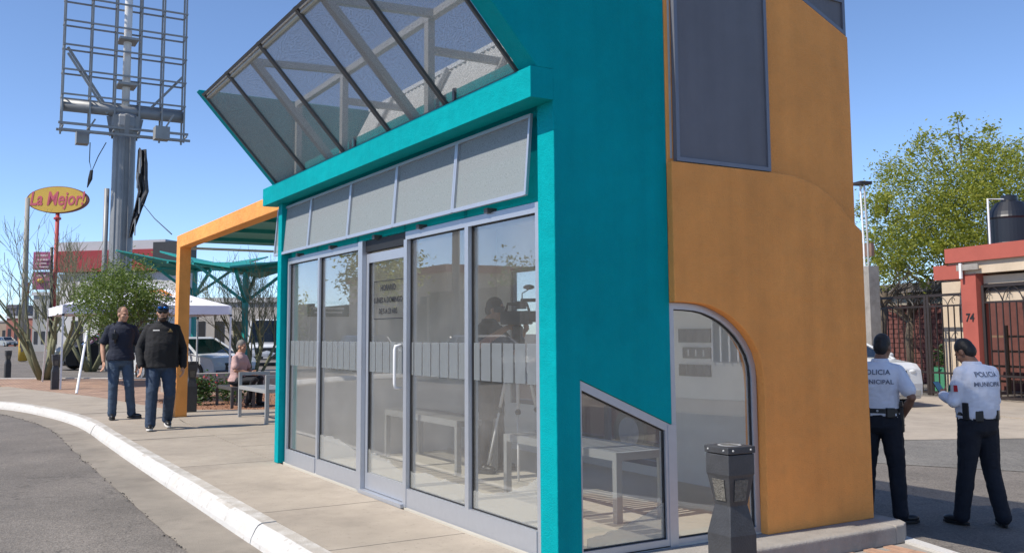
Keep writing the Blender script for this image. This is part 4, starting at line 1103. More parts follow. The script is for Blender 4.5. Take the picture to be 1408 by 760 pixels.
# --- distant buildings closing the street on the far left and right
def block(name, label, pxl, pxr, py_top, d, col, depth=14, rows=2, cols_=5, base=-.2, winc='dark_box'):
    t = wthing(name, label, 'building', tuple(dpt((pxl+pxr)/2, 462, d)))
    a = dpt(pxl, 462, d); b = dpt(pxr, 462, d); a.z = b.z = 0; uu = b-a; Wd = uu.length; uu.normalize(); nn_ = Vector((-uu.y, uu.x, 0)); nn_ = nn_ if nn_.dot(fw) < 0 else -nn_
    z1 = H+(461-py_top)/F*d; mt = pmat(name+'_paint', col, .85, .1, .6, .08, .2)
    slab(a, uu, nn_, 0, Wd, base, z1, -depth, 0).build('wall', mt, t)
    slab(a, uu, nn_, -.15, Wd+.15, z1+.001, z1+.35, -depth-.1, .15).build('parapet', sw, t)
    for r_ in range(rows):
        for k in range(cols_):
            s0 = Wd*(k+.25)/cols_; s1 = Wd*(k+.75)/cols_; za = base+.8+(z1-base-.6)*r_/rows; zb_ = za+(z1-base)/rows*.45
            slab(a, uu, nn_, s0, s1, za, zb_, -.1, .03).build('window', M[winc], t)
    return t
block('far_tower', 'far dark tower block above the street at the left edge', 8, 21, 418, 420, (.16,.15,.17), 20, 6, 3)
block('far_store', 'far tan store front at the left edge of the photo', -40, 9, 441, 190, (.40,.30,.22), 20, 1, 6)
block('far_store', 'far red and white store beyond the bare tree', 8, 62, 436, 150, (.40,.16,.12), 20, 1, 6)
block('far_store', 'grey two storey building behind the pink banner', 44, 84, 405, 95, (.36,.35,.33), 14, 2, 4)
block('far_store', 'pale building behind the white pickup and bare shrub', 262, 420, 416, 70, (.44,.40,.36), 14, 1, 6)
# ================================================================== people
def remesh(mb, name, mat, parent, voxel=.012, it=3, wrk=0, wsc=(9,9,14), seed=0):
    me = mb.mesh(name); ob = bpy.data.objects.new(name, me); COL.objects.link(ob)
    r_ = ob.modifiers.new('r', 'REMESH'); r_.mode = 'VOXEL'; r_.voxel_size = voxel; r_.use_smooth_shade = True
    s_ = ob.modifiers.new('s', 'SMOOTH'); s_.iterations = it; s_.factor = .5
    bpy.context.view_layer.update()
    m2 = bpy.data.meshes.new_from_object(ob.evaluated_get(bpy.context.evaluated_depsgraph_get()))
    bpy.data.objects.remove(ob); m2.name = name
    if wrk:
        nn = [v.normal.copy() for v in m2.vertices]
        for v, n_ in zip(m2.vertices, nn):
            p = Vector((v.co.x*wsc[0], v.co.y*wsc[1], v.co.z*wsc[2]))+Vector((seed*3.1, seed*1.7, 0))
            w1 = noise.noise(p); w2 = 1-abs(noise.noise(p*1.9+Vector((9,2,4))))*2
            v.co += n_*wrk*(w1*.7+w2*.45)
    m2.materials.clear(); m2.materials.append(mat); m2.shade_smooth()
    return link(name, m2, mat, parent)
def limb(mb, pts, rad, n=12):
    mb.tube(pts, rad, n)
    for p, r in zip(pts, rad): mb.ell(p, (r*.99,)*3, 12, 8)
def loft(mb, rings, n=18, yaw=0):
    vs_ = []; fs = []
    for c, rx, ry, ax in rings:
        for k in range(n):
            a = 2*PI*k/n; sx = math.cos(a); sy = math.sin(a)
            ex = .82
            px = math.copysign(abs(sx)**ex, sx)*rx; py = math.copysign(abs(sy)**ex, sy)*ry
            vs_.append((Vector(c)+ax*px+Vector((-ax.y, ax.x, 0))*py)[:])
    for i in range(len(rings)-1):
        for k in range(n): fs.append((i*n+k, i*n+(k+1) % n, (i+1)*n+(k+1) % n, (i+1)*n+k))
    fs.append(tuple(range(n-1,-1,-1))); fs.append(tuple(range((len(rings)-1)*n, len(rings)*n)))
    mb.add(vs_, fs)
def hand(mb, wr, d, th, curl=.5, s=1.0):
    d = Vector(d).normalized(); th = (Vector(th)-d*Vector(th).dot(d)).normalized(); pn = d.cross(th)
    rot = Matrix((th, pn, d)).transposed()
    mb.ell(wr+d*.048*s, (.040*s,.017*s,.054*s), 12, 8, rot)
    for k, L_ in enumerate((.074,.084,.078,.060)):
        b = wr+d*(.088-.004*abs(k-1))*s+th*(.029-.0195*k)*s
        d1 = (d*math.cos(curl*.7)+pn*math.sin(curl*.7)); d2 = (d*math.cos(curl*1.6)+pn*math.sin(curl*1.6)); d3 = (d*math.cos(curl*2.3)+pn*math.sin(curl*2.3))
        p1 = b+d1*L_*.45*s; p2 = p1+d2*L_*.32*s; p3 = p2+d3*L_*.26*s
        limb(mb, [b-d*.02*s, b, p1, p2, p3], [.010*s,.0098*s,.0092*s,.0085*s,.0075*s], 8)
    b = wr+d*.022*s+th*.030*s; t1 = (d*.72+th*.68+pn*.15).normalized(); t2 = (d*.92+th*.3+pn*.25).normalized()
    limb(mb, [b-th*.012*s, b, b+t1*.042*s, b+t1*.042*s+t2*.034*s], [.013*s,.0125*s,.0112*s,.009*s], 8)
SKIN = pmat('skin_tan', (.44,.24,.155), .55, .08, 14, .05, 4); SKIN_D = pmat('skin_brown', (.25,.125,.075), .55, .08, 14)
HAIR = pmat('hair_black', (.012,.010,.009), .55, .4, 60); HAIRG = pmat('hair_grey', (.16,.15,.14), .7, .4, 50); BEARD = pmat('beard_dark', (.05,.03,.022), .8, .4, 60)
EYE = pmat('eye_dark', (.02,.015,.012), .25)
def mk_cloth(name, col, var=.16, rough=.85): return pmat(name, col, rough, var, 9, .10, 2.5, .35, 260)
NAVY = mk_cloth('navy_polo_cloth', (.010,.014,.030)); BLACK = mk_cloth('black_shirt_cloth', (.010,.010,.012)); JEAN = mk_cloth('blue_denim', (.048,.078,.125), .38); JEAN2 = mk_cloth('dark_denim', (.030,.050,.088), .38)
WHITE = mk_cloth('white_uniform_cloth', (.76,.77,.84), .04); DKNAVY = mk_cloth('dark_navy_trousers_cloth', (.008,.010,.018)); PINKS = mk_cloth('pink_shirt_cloth', (.50,.33,.31), .08); TROU = mk_cloth('dark_trousers_cloth', (.012,.013,.018))
SHOEB = pmat('black_shoe_leather', (.012,.012,.013), .4, .2, 20); SOLEW = pmat('white_shoe_sole', (.62,.60,.57), .7, .1, 20); LEATH = pmat('black_leather', (.010,.010,.011), .35, .2, 30)
UP = Vector((0,0,1))
def person(label, loc, rz, h, J, o, name='person'):
    """J: joints in a 1.75 m figure facing -Y. o: options (materials, build, sleeve...)"""
    t = thing(name, label, 'person', loc, rz); k = h/1.75; B = o.get('build', 1.0)
    V = {a: Vector(b)*k for a, b in J.items()}
    hipax = (V['hipL']-V['hipR']).normalized(); shax = (V['shL']-V['shR']).normalized()
    hipax.z = shax.z = 0; hipax.normalize(); shax.normalize()
    pel, che, nek, hed = V['pelvis'], V['chest'], V['neck'], V['head']
    def tors(extra, z_lo=-.12, belly=o.get('belly', 0)):
        P = lambda f: pel.lerp(che, f)
        down = (pel-che).normalized()
        R_ = [(pel+down*(-z_lo)*k*1.0, .150, .105, hipax), (pel, .165, .118, hipax), (P(.32), .150+.03*belly, .112+.05*belly, hipax), (P(.65), .158+.02*belly, .118+.04*belly, shax), (che, .176, .120, shax), (che.lerp(nek, .5), .168, .105, shax), (che.lerp(nek, .82), .105, .078, shax), (nek, .060, .062, shax)]
        return [(c, (rx*B+extra)*k, (ry*B+extra)*k, a) for c, rx, ry, a in R_]
    # --- body: one continuous skin surface
    b = MB(); loft(b, tors(-.01))
    limb(b, [nek-(hed-nek).normalized()*.03*k, nek.lerp(hed, .55)], [.060*k*B**.5, .054*k*B**.5])
    hm = (Matrix.Rotation(o.get('hyaw', 0), 3, 'Z') @ Matrix.Rotation(o.get('hpitch', 0), 3, 'X') @ Matrix.Rotation(o.get('hroll', 0), 3, 'Y'))
    Hp = lambda x, y, z: hed+hm @ (Vector((x, y, z))*k*.96)
    def he(mb, c, r, n=14): mb.ell(Hp(*c), tuple(q*k*.96 for q in r), n, 10, hm)
    he(b, (0,.012,.03), (.076,.094,.103)); he(b, (0,-.022,-.038), (.062,.074,.085)); he(b, (0,-.066,-.095), (.030,.028,.024)); he(b, (0,-.093,-.018), (.013,.022,.026)); he(b, (0,-.076,.024), (.052,.018,.013)); he(b, (0,-.084,-.062), (.024,.011,.008))
    for s in (-1, 1): he(b, (s*.077,.012,-.010), (.012,.022,.031)); he(b, (s*.040,-.055,-.028), (.026,.026,.024))
    for s, S in ((1,'L'), (-1,'R')):
        sh, el, wr = V['sh'+S], V['el'+S], V['wr'+S]
        limb(b, [sh, sh.lerp(el,.4), el, el.lerp(wr,.35), wr], [.052*k*B, .047*k*B, .038*k*B, .040*k*B, .027*k])
        hand(b, wr+(wr-el).normalized()*.012*k, V.get('hd'+S, (wr-el).normalized()) if 'hd'+S not in J else Vector(J['hd'+S]), Vector(J.get('th'+S, (0,-1,0))), o.get('curl'+S, .45), k)
        limb(b, [V['hip'+S], V['kn'+S], V['an'+S]], [.07*k, .05*k, .035*k])
    body = remesh(b, 'body', o.get('skin', SKIN), t, .0085, 2)
    for s in (-1, 1): MB().ell(Hp(s*.031,-.0825,.004), (.011*k,.006*k,.006*k), 10, 6, hm).build('eye', EYE, body, smooth=True)
    # --- hair / beard / cap
    if o.get('hair'):
        hh = MB(); he(hh, (0,.020,.045), (.081,.095,.096)); he(hh, (0,.055,.0), (.074,.062,.085))
        if o.get('hair') == 'short': pass
        hr = remesh(hh, 'hair', o.get('hairmat', HAIR), t, .009, 2, .003, (60,60,60))
    if o.get('beard'):
        bd = MB(); he(bd, (0,-.045,-.092), (.056,.052,.042)); he(bd, (0,-.088,-.048), (.034,.014,.008))
        for s in (-1, 1): he(bd, (s*.058,-.018,-.055), (.014,.032,.045))
        remesh(bd, 'beard', BEARD, t, .008, 2, .002, (60,60,60))
    if o.get('stubble_head'):
        hh = MB(); he(hh, (0,.018,.034), (.0775,.0945,.101)); remesh(hh, 'hair', o.get('hairmat', pmat('shaved_hair', (.11,.065,.045), .8, .2, 40)), t, .009, 2)
    if o.get('cap'):
        cp = MB(); he(cp, (0,.012,.050), (.085,.102,.098)); he(cp, (0,-.04,.035), (.078,.06,.05))
        co = remesh(cp, 'cap', o['cap'], t, .009, 2)
        vz = MB(); pts = []
        for j in range(9):
            a = PI*(j/8); pts.append(Hp(math.cos(a)*.078, -.055-.085*math.sin(a), .022-.012*math.sin(a)))
        vz.prism([p[:] for p in pts], hm @ Vector((0,0,.010*k))); bevel(vz.build('visor', o['cap'], co), .003)
        gl = MB()
        for s in (-1, 1): he(gl, (s*.036,-.086,.070), (.034,.020,.022))
        gl.build('raised_sunglasses', pmat('blue_mirror_lens', (.01,.10,.35), .12, .1, 30, metal=.7), co, smooth=True)
    if o.get('shades'):
        gl = MB()
        for s in (-1, 1): he(gl, (s*.034,-.084,.004), (.030,.014,.020))
        he(gl, (0,-.092,.008), (.02,.006,.005))
        gl.build('sunglasses', EYE, t, smooth=True)
    # --- trousers
    tr = MB(); hem = o.get('hem', .075)
    rr = [(pel+(che-pel)*.20, .158*B**.8+.014, .112*B**.8+.014), (pel, .168*B**.8+.014, .120*B**.8+.012), (pel-UP*.10*k, .160*B**.7+.012, .118*B**.7+.012), (pel-UP*.15*k, .13, .10)]
    if o.get('sit'): rr = rr[:2]+[(pel-UP*.07*k, .16, .12)]
    loft(tr, [(c, rx*k, ry*k, hipax) for c, rx, ry in rr])
    tb_ = o.get('leg', 1.0)*B**.5
    for S in 'LR':
        hp, kn, an = V['hip'+S], V['kn'+S], V['an'+S]
        end = an+(an-kn).normalized()*(.0)*k
        limb(tr, [hp, hp.lerp(kn,.45), kn, kn.lerp(an,.4), an.lerp(kn,.10), end], [.098*k*tb_, .088*k*tb_, .070*k*tb_, .068*k*tb_, .062*k*tb_, .066*k*tb_])
    trm = remesh(tr, 'trousers', o['trou'], t, .012, 3, .007, (8,8,15), seed=hash(label) % 7)
    # --- shirt
    shm = MB(); rg2 = tors(.016, -o.get('shirt_lo', .10))
    if o.get('shirt_lo', .1) > 0: rg2[0] = (rg2[0][0], rg2[1][1]*1.0+.022*k, rg2[1][2]+.026*k, hipax); rg2[1] = (rg2[1][0], rg2[1][1]+.020*k, rg2[1][2]+.022*k, hipax)
    loft(shm, rg2)
    for S in 'LR':
        sh, el, wr = V['sh'+S], V['el'+S], V['wr'+S]
        inn = V['chest'].lerp(sh, .55)+UP*.03*k
        limb(shm, [nek-UP*.035*k, nek.lerp(sh, .5)-UP*.012*k, sh-UP*.004*k], [.055*k*B**.5, .052*k*B, .058*k*B])
        if o.get('sleeve', 'short') == 'short':
            e = sh.lerp(el, .72); limb(shm, [inn, sh, sh.lerp(el,.4), e], [.060*k*B, .060*k*B, .064*k*B, .068*k*B])
        else:
            limb(shm, [inn, sh, sh.lerp(el,.5), el, el.lerp(wr,.5), wr], [.060*k*B, .061*k*B, .059*k*B, .053*k*B, .048*k*B, .040*k*B])
    shirt = remesh(shm, 'shirt', o['shirt'], t, .011, 3, .0075, (7,7,13), seed=hash(label) % 5)
    if o.get('collar', True):
        cl = MB(); n0 = nek+(hed-nek)*.10; ring = []
        loft(cl, [(n0-UP*.025*k, .086*k*B**.5, .084*k*B**.5, shax), (n0+UP*.018*k, .072*k*B**.5, .072*k*B**.5, shax)]); co = remesh(cl, 'collar', o['shirt'], shirt, .009, 2)
    # --- shoes
    for S in 'LR':
        an = V['an'+S]; f = Vector(J['ft'+S]); f = f.normalized()
        fl = Vector((f.x, f.y, 0)).normalized() if abs(f.z) < .95 else f
        sd_ = Vector((-fl.y, fl.x, 0)); upv = f.cross(sd_)*-1
        if upv.z < 0: upv = -upv
        rot = Matrix((sd_, f, upv)).transposed()
        so_ = an-upv*(.052*k)
        sb = MB(); sb.ell(so_+f*.02*k+upv*.022*k, (.043*k,.075*k,.048*k), 12, 8, rot); sb.ell(so_+f*.10*k+upv*.012*k, (.046*k,.090*k,.036*k), 12, 8, rot); limb(sb, [so_+upv*.03*k, an+upv*.02*k], [.045*k, .044*k])
        so2 = remesh(sb, 'shoe', o.get('shoe', SHOEB), t, .009, 2)
        sl_ = MB(); pts = []
        for j in range(16):
            a = 2*PI*j/16; wx = math.cos(a)*(.048 if math.sin(a) > 0 else .040); wy = .055+math.sin(a)*.135
            pts.append((so_+sd_*wx*k+f*wy*k-upv*.030*k)[:])
        sl_.prism(pts, upv*.026*k); bevel(sl_.build('sole', o.get('sole', SHOEB), so2), .004)
    if o.get('belt'):
        bl = MB(); c = pel+(che-pel)*.17; loft(bl, [(c-UP*.022*k, (.163*B**.8+.020)*k, (.116*B**.8+.022)*k, hipax), (c+UP*.022*k, (.160*B**.8+.020)*k, (.114*B**.8+.022)*k, hipax)], 24)
        bo = bl.build('belt', LEATH, t, smooth=False)
    t['k'] = 0
    del t['k']
    return t, dict(V=V, k=k, shirt=shirt, hipax=hipax, shax=shax, trou=trm, hm=hm, Hp=Hp)
def stand(**kw):
    J = dict(pelvis=(0,0,.97), chest=(0,.005,1.33), neck=(0,.015,1.485), head=(0,-.015,1.625), hipL=(.092,0,.93), hipR=(-.092,0,.93), knL=(.10,-.01,.50), knR=(-.10,-.01,.50), anL=(.105,.03,.085), anR=(-.105,.03,.085),
             shL=(.18,.01,1.40), shR=(-.18,.01,1.40), elL=(.235,.03,1.13), elR=(-.235,.03,1.13), wrL=(.25,-.04,.88), wrR=(-.25,-.04,.88), ftL=(.12,-1,0), ftR=(-.12,-1,0), hdL=(0,-.25,-1), hdR=(0,-.25,-1), thL=(-.35,-1,0), thR=(.35,-1,0))
    J.update(kw); return J
def rz_of(fx, fy): return math.atan2(fx, -fy)

# --- two men walking towards the camera
p1 = at(163, 576, z=0); rz = rz_of(-1, .05)
t, inf = person('man in navy polo shirt and blue jeans, head turned aside', (p1.x, p1.y, 0.004), rz, 1.85,
    stand(knL=(.135,-.05,.50), anL=(.19,.03,.085), ftL=(.75,-.75,0), knR=(-.10,-.06,.50), anR=(-.10,-.02,.085), ftR=(-.05,-1,0), elR=(-.26,.06,1.14), wrR=(-.25,-.05,.90), elL=(.25,.05,1.13), head=(.012,-.03,1.625)),
    dict(shirt=NAVY, trou=JEAN, stubble_head=True, hyaw=R(30), hpitch=R(4), sleeve='short', shirt_lo=.06, build=1.04, skin=SKIN, sole=SHOEB))
V, k = inf['V'], inf['k']
MB().tube([V['shR']+Vector((.05,.12,.06))*k, V['shR']+Vector((.06,-.02,.085))*k, V['shR']+Vector((.075,-.125,-.05))*k, V['chest']+Vector((-.10,-.155,-.15))*k], .016*k, 8).build('shoulder_strap', LEATH, t, smooth=True)
MB().box(tuple(V['chest']+Vector((-.15,-.165,-.10))*k), tuple(V['chest']+Vector((-.07,-.13,.0))*k), .008).build('chest_pouch', LEATH, t)
p2 = at(219, 590, z=0); rz = rz_of(-1, .12)
t, inf = person('heavy man in black long-sleeved shirt, jeans and dark cap walking in front', (p2.x, p2.y, 0.004), rz, 1.83,
    stand(knL=(.12,-.06,.49), anL=(.115,.20,.13), ftL=(.1,-1,-.22), knR=(-.12,-.13,.51), anR=(-.13,-.14,.085), ftR=(-.1,-1,.05), elR=(-.29,.04,1.12), wrR=(-.275,-.09,.89), elL=(.29,.07,1.13), wrL=(.295,.0,.88), head=(0,-.03,1.625)),
    dict(shirt=BLACK, trou=JEAN2, cap=pmat('black_cap_cloth', (.012,.014,.02), .8, .2, 30), beard=True, shades=True, sleeve='long', shirt_lo=.11, build=1.17, belly=.9, skin=SKIN, sole=SOLEW, leg=1.05, hpitch=R(-3), hyaw=R(-6)))
V, k = inf['V'], inf['k']
def proj_patch(inf, name, mat, pts2, parent, org_, ax, upv, dirv, lift=.003, thick=.002):
    """small flat patch (list of 2-D outlines) laid on a shirt by ray casting"""
    me = inf['shirt'].data; bvh = BVHTree.FromPolygons([v.co for v in me.vertices], [p.vertices for p in me.polygons])
    mb = MB()
    for quad in pts2:
        P_ = []
        for a, b in quad:
            o_ = org_+ax*a+upv*b-dirv*.5; hit = bvh.ray_cast(o_, dirv)
            P_.append((hit[0] if hit[0] is not None else o_+dirv*.4)-dirv*lift)
        n = len(P_); mb.add([p[:] for p in P_], [tuple(range(n))])
    return mb.build(name, mat, parent, fix=False)
def rect(x0, y0, x1, y1, nx_=1): return [[(x0+(x1-x0)*i/nx_, y0), (x0+(x1-x0)*(i+1)/nx_, y0), (x0+(x1-x0)*(i+1)/nx_, y1), (x0+(x1-x0)*i/nx_, y1)] for i in range(nx_)]
proj_patch(inf, 'name_tag', SOLEW, rect(-.135,.045,-.045,.062,4), inf['shirt'], V['chest'], Vector((1,0,0)), UP, Vector((0,1,0)))
proj_patch(inf, 'chest_emblem', pmat('gold_thread', (.30,.20,.07), .7), [[(.085,.045),(.105,.085),(.125,.045)], [(.07,.03),(.14,.03),(.14,.038),(.07,.038)]], inf['shirt'], V['chest'], Vector((1,0,0)), UP, Vector((0,1,0)))

# --- police officers seen from behind, in the kiosk's shadow
INK = pmat('navy_print', (.14,.16,.22), .8, .25, 30)
def back_text(inf, lines):
    me0 = inf['shirt'].data; bvh = BVHTree.FromPolygons([v.co for v in me0.vertices], [p.vertices for p in me0.polygons]); V, k = inf['V'], inf['k']; ax = -inf['shax']; dirv = Vector((-inf['shax'].y, inf['shax'].x, 0)); 
    if dirv.y > 0: dirv = -dirv            # cast towards -Y from behind
    for tx, dz, sz in lines:
        tm = text_mesh(tx, sz*k, ext=0, bold=.0012*k, space=1.04); bm = bmesh.new(); bm.from_mesh(tm); bmesh.ops.triangulate(bm, faces=bm.faces[:])
        for v in bm.verts:
            o_ = V['chest']+ax*v.co.x+UP*(dz*k+v.co.y)-dirv*.5; hit = bvh.ray_cast(o_, dirv)
            v.co = (hit[0] if hit[0] is not None else o_+dirv*.36)-dirv*.006
        bm.to_mesh(tm); bm.free(); tm.materials.clear(); tm.materials.append(INK); link('lettering', tm, INK, inf['shirt'])
def kit(t, inf):
    V, k, hx = inf['V'], inf['k'], inf['hipax']; fy = Vector((-hx.y, hx.x, 0)); c = V['pelvis']+(V['chest']-V['pelvis'])*.17
    def bx(nm, a, r0, w_, d_, z0, z1):
        ct = c+(hx*math.cos(a)*.185+fy*math.sin(a)*.145)*k; o = MB().box((-w_/2*k,-d_/2*k,z0*k),(w_/2*k,d_/2*k,z1*k), .008).build(nm, LEATH, t); o.location = ct; o.rotation_euler = (0,0,math.atan2(hx.y, hx.x)+a+PI/2); return o
    hol = bx('holster', PI+.05, 0, .07, .06, -.20, .03); MB().box((-.02,-.022,.03*k),(.025,.022,.085*k), .006).build('pistol_grip', M['black'], hol)
    bx('radio', .35, 0, .06, .05, -.06, .10); bx('pouch', 2.2, 0, .08, .05, -.06, .03); bx('pouch', 1.0, 0, .07, .05, -.07, .03)
    bk = c+fy*.137*k; o = MB().ell((0,0,0), (.014*k,.008*k,.016*k), 10, 6).build('keys', M['steel_grey'], t); o.location = bk+UP*.0
c2 = at(1352, 722, z=-.40); fa = R(-13); rz = rz_of(math.cos(fa), math.sin(fa))
t, inf = person('police officer in white shirt looking down at a phone, seen from behind', (c2.x, c2.y, -.396), rz, 1.72,
    stand(head=(.03,-.085,1.59), neck=(.01,-.015,1.48), chest=(.0,.01,1.33), knL=(.13,-.03,.50), anL=(.16,-.09,.085), ftL=(.25,-1,0), knR=(-.11,.02,.50), anR=(-.12,.12,.085), ftR=(-.5,-.9,0),
          elL=(.25,-.02,1.14), wrL=(.15,-.26,1.18), hdL=(-.35,-.8,.35), thL=(-.5,.2,.8), elR=(-.24,-.03,1.14), wrR=(-.06,-.25,1.12), hdR=(.5,-.8,.3), thR=(.2,-.2,1)),
    dict(shirt=WHITE, trou=DKNAVY, hair=True, hyaw=R(12), hpitch=R(34), sleeve='long', shirt_lo=-.03, build=1.10, belly=.4, skin=SKIN_D, belt=True, leg=1.08, curlL=.9))
back_text(inf, [('POLICIA', .06, .066), ('MUNICIPAL', -.03, .057)]); kit(t, inf)
V, k = inf['V'], inf['k']
fl_ = V['shL'].lerp(V['elL'], .55); flag_n = Vector((1,.25,.1)).normalized(); fa1 = Vector((.25,-1,0)).normalized()
me = inf['shirt'].data; bvh = BVHTree.FromPolygons([v.co for v in me.vertices], [p.vertices for p in me.polygons])
for i, (cn, cc_) in enumerate((('flag_green', (.01,.13,.06)), ('flag_white', (.6,.6,.6)), ('flag_red', (.45,.02,.03)))):
    mb = MB(); mtf = pmat(cn, cc_, .8); P_ = []
    for a, b in ((-.045+.03*i,-.03),(-.045+.03*(i+1),-.03),(-.045+.03*(i+1),.03),(-.045+.03*i,.03)):
        o_ = fl_-fa1*a*k+UP*b*k+flag_n*.3; hit = bvh.ray_cast(o_, -flag_n); P_.append((hit[0] if hit[0] else o_-flag_n*.24)+flag_n*.012)
    mb.add([p[:] for p in P_], [(0,1,2,3)]).build('flag_stripe', mtf, inf['shirt'], fix=False)
hp_ = V['wrL']+Vector((-.35,-.8,.35)).normalized()*.09*k
ph = wthing('mobile_phone', 'mobile phone held by the officer in the white shirt', 'phone', (0,0,0))
mw = Matrix.Translation((c2.x,c2.y,-.396)) @ Matrix.Rotation(rz, 4, 'Z')
WORLD.discard(ph.name); ph.matrix_world = mw @ Matrix.Translation(hp_+Vector((0,-.005,.03))) @ Matrix.Rotation(R(-50), 4, 'X')
MB().box((-.037,-.075,-.004),(.037,.075,.004), .003).build('case', M['black'], ph); MB().box((-.033,-.07,.0042),(.033,.07,.005)).build('screen', pmat('phone_screen', (.10,.22,.30), .15), ph)
c1 = at(1216, 716, z=-.40); fa = R(-60); rz = rz_of(math.cos(fa), math.sin(fa))
t, inf = person('police officer in white shirt half hidden behind the orange wall', (c1.x, c1.y, -.396), rz, 1.74,
    stand(head=(-.045,-.05,1.62), neck=(-.02,.0,1.485), knR=(-.13,.0,.50), anR=(-.155,.06,.085), ftR=(-.75,-.6,0), elR=(-.30,.09,1.16), wrR=(-.20,-.06,.98), hdR=(.35,-.55,-.7), thR=(.6,-.3,.5), knL=(.13,-.02,.5), anL=(.16,0,.085)),
    dict(shirt=WHITE, trou=DKNAVY, hair=True, hyaw=R(-12), hpitch=R(8), sleeve='short', shirt_lo=-.03, build=1.06, skin=SKIN_D, belt=True, leg=1.08, curlR=.7))
back_text(inf, [('POLICIA', .06, .066), ('MUNICIPAL', -.03, .057)]); kit(t, inf)

# --- man sitting on the low wall
s0 = Vector((SEAT.x, SEAT.y, .0)); rz = rz_of(-.72,-.69)
person('grey-haired man in pink shirt sitting on a bench', (s0.x, s0.y, -.012), rz, 1.72,
    stand(pelvis=(0,.02,.515), chest=(0,-.03,.88), neck=(0,-.035,1.04), head=(0,-.07,1.18), hipL=(.092,0,.50), hipR=(-.092,0,.50), knL=(.13,-.42,.55), knR=(-.13,-.42,.53), anL=(.13,-.40,.10), anR=(-.12,-.30,.10), shL=(.18,-.03,.955), shR=(-.18,-.03,.955), elL=(.24,-.09,.72), elR=(-.24,-.09,.72), wrL=(.08,-.30,.66), wrR=(-.06,-.30,.66), hdL=(-.5,-.8,-.1), hdR=(.5,-.8,-.1), thL=(0,-.3,1), thR=(0,-.3,1)),
    dict(shirt=PINKS, trou=TROU, hair=True, hairmat=HAIRG, sleeve='short', shirt_lo=.02, skin=SKIN, sit=True, hpitch=R(6)))

# --- camera operator inside the kiosk, with camcorder on a tripod
o0 = at(676, 648, z=.012); o0 = Vector((8.28,-4.70,.012)); rz = rz_of(-.85,-.5)
person('camera operator in black filming inside the kiosk behind glass', tuple(o0), rz, 1.74,
    stand(head=(.03,-.05,1.60), elR=(-.36,-.06,1.24), wrR=(-.14,-.27,1.42), hdR=(.7,-.6,.2), thR=(0,0,1), elL=(.32,-.10,1.18), wrL=(.16,-.30,1.38), hdL=(-.4,-.7,.5), thL=(0,-.2,1), knL=(.12,-.01,.5), anL=(.16,.0,.085), anR=(-.14,.04,.085)),
    dict(shirt=BLACK, trou=TROU, hair=True, sleeve='short', shirt_lo=.06, skin=SKIN, hyaw=R(15), hpitch=R(8), curlR=.9, curlL=.9))
tr0 = Vector((7.88,-4.78,.012))
tp = wthing('tripod', 'silver camera tripod standing inside the kiosk behind glass', 'tripod', tuple(tr0))
for k_ in range(3):
    a = .5+k_*2.094; top = tr0+Vector((math.cos(a)*.05, math.sin(a)*.05, 1.25)); mid_ = tr0+Vector((math.cos(a)*.21, math.sin(a)*.21, .62)); ft = tr0+Vector((math.cos(a)*.36, math.sin(a)*.36, .0))
    lg_ = MB().tube([top, mid_], .016, 8).build('leg', M['white_metal'], tp, smooth=True); MB().tube([mid_, ft], .011, 8).build('lower_tube', M['white_metal'], lg_, smooth=True); MB().ell(mid_, (.03,.03,.03), 10, 8).build('clamp', M['black'], lg_, smooth=True)
MB().lathe([(.05,1.20),(.07,1.24),(.07,1.30),(.045,1.34)], tuple(tr0), 14).build('crown', M['black'], tp); MB().lathe([(.05,1.34),(.055,1.42),(.03,1.44)], tuple(tr0), 14).build('fluid_head', M['black'], tp)
MB().tube([tr0+Vector((.0,.0,1.38)), tr0+Vector((.28,.02,1.12))], .012, 8).build('pan_handle', M['black'], tp, smooth=True)
cm = thing('video_camera', 'black professional camcorder on the tripod inside the kiosk', 'camera', (tr0.x, tr0.y, tr0.z+1.445), math.atan2(-.62,-.78))
MB().box((-.16,-.06,0),(.14,.06,.13), .012).build('body', M['black'], cm)
MB().tube([(.14,0,.075),(.27,0,.075)], [.052,.058], 16).build('lens', M['black'], cm); MB().box((.27,-.07,.02),(.34,.07,.13), .006).build('lens_hood', M['black'], cm)
MB().tube([(-.12,0,.13),(-.10,0,.20),(.10,0,.20),(.12,0,.13)], .014, 8).build('handle', M['black'], cm, smooth=True)
MB().tube([(.02,.05,.235),(.24,.05,.235)], .018, 10).build('microphone', M['black'], cm, smooth=True); MB().box((-.24,-.03,.12),(-.14,.03,.18), .006).build('viewfinder', M['black'], cm); MB().box((-.05,.06,.15),(.07,.075,.23), .004).build('flip_screen', M['slate'], cm)
MB().tube([(.05,0,.20),(.05,0,.30),(.12,0,.34)], .006, 6).build('light_arm', M['black'], cm); MB().ell((.12,0,.36), (.06,.04,.025), 12, 8).build('top_light', M['slate'], cm, smooth=True)
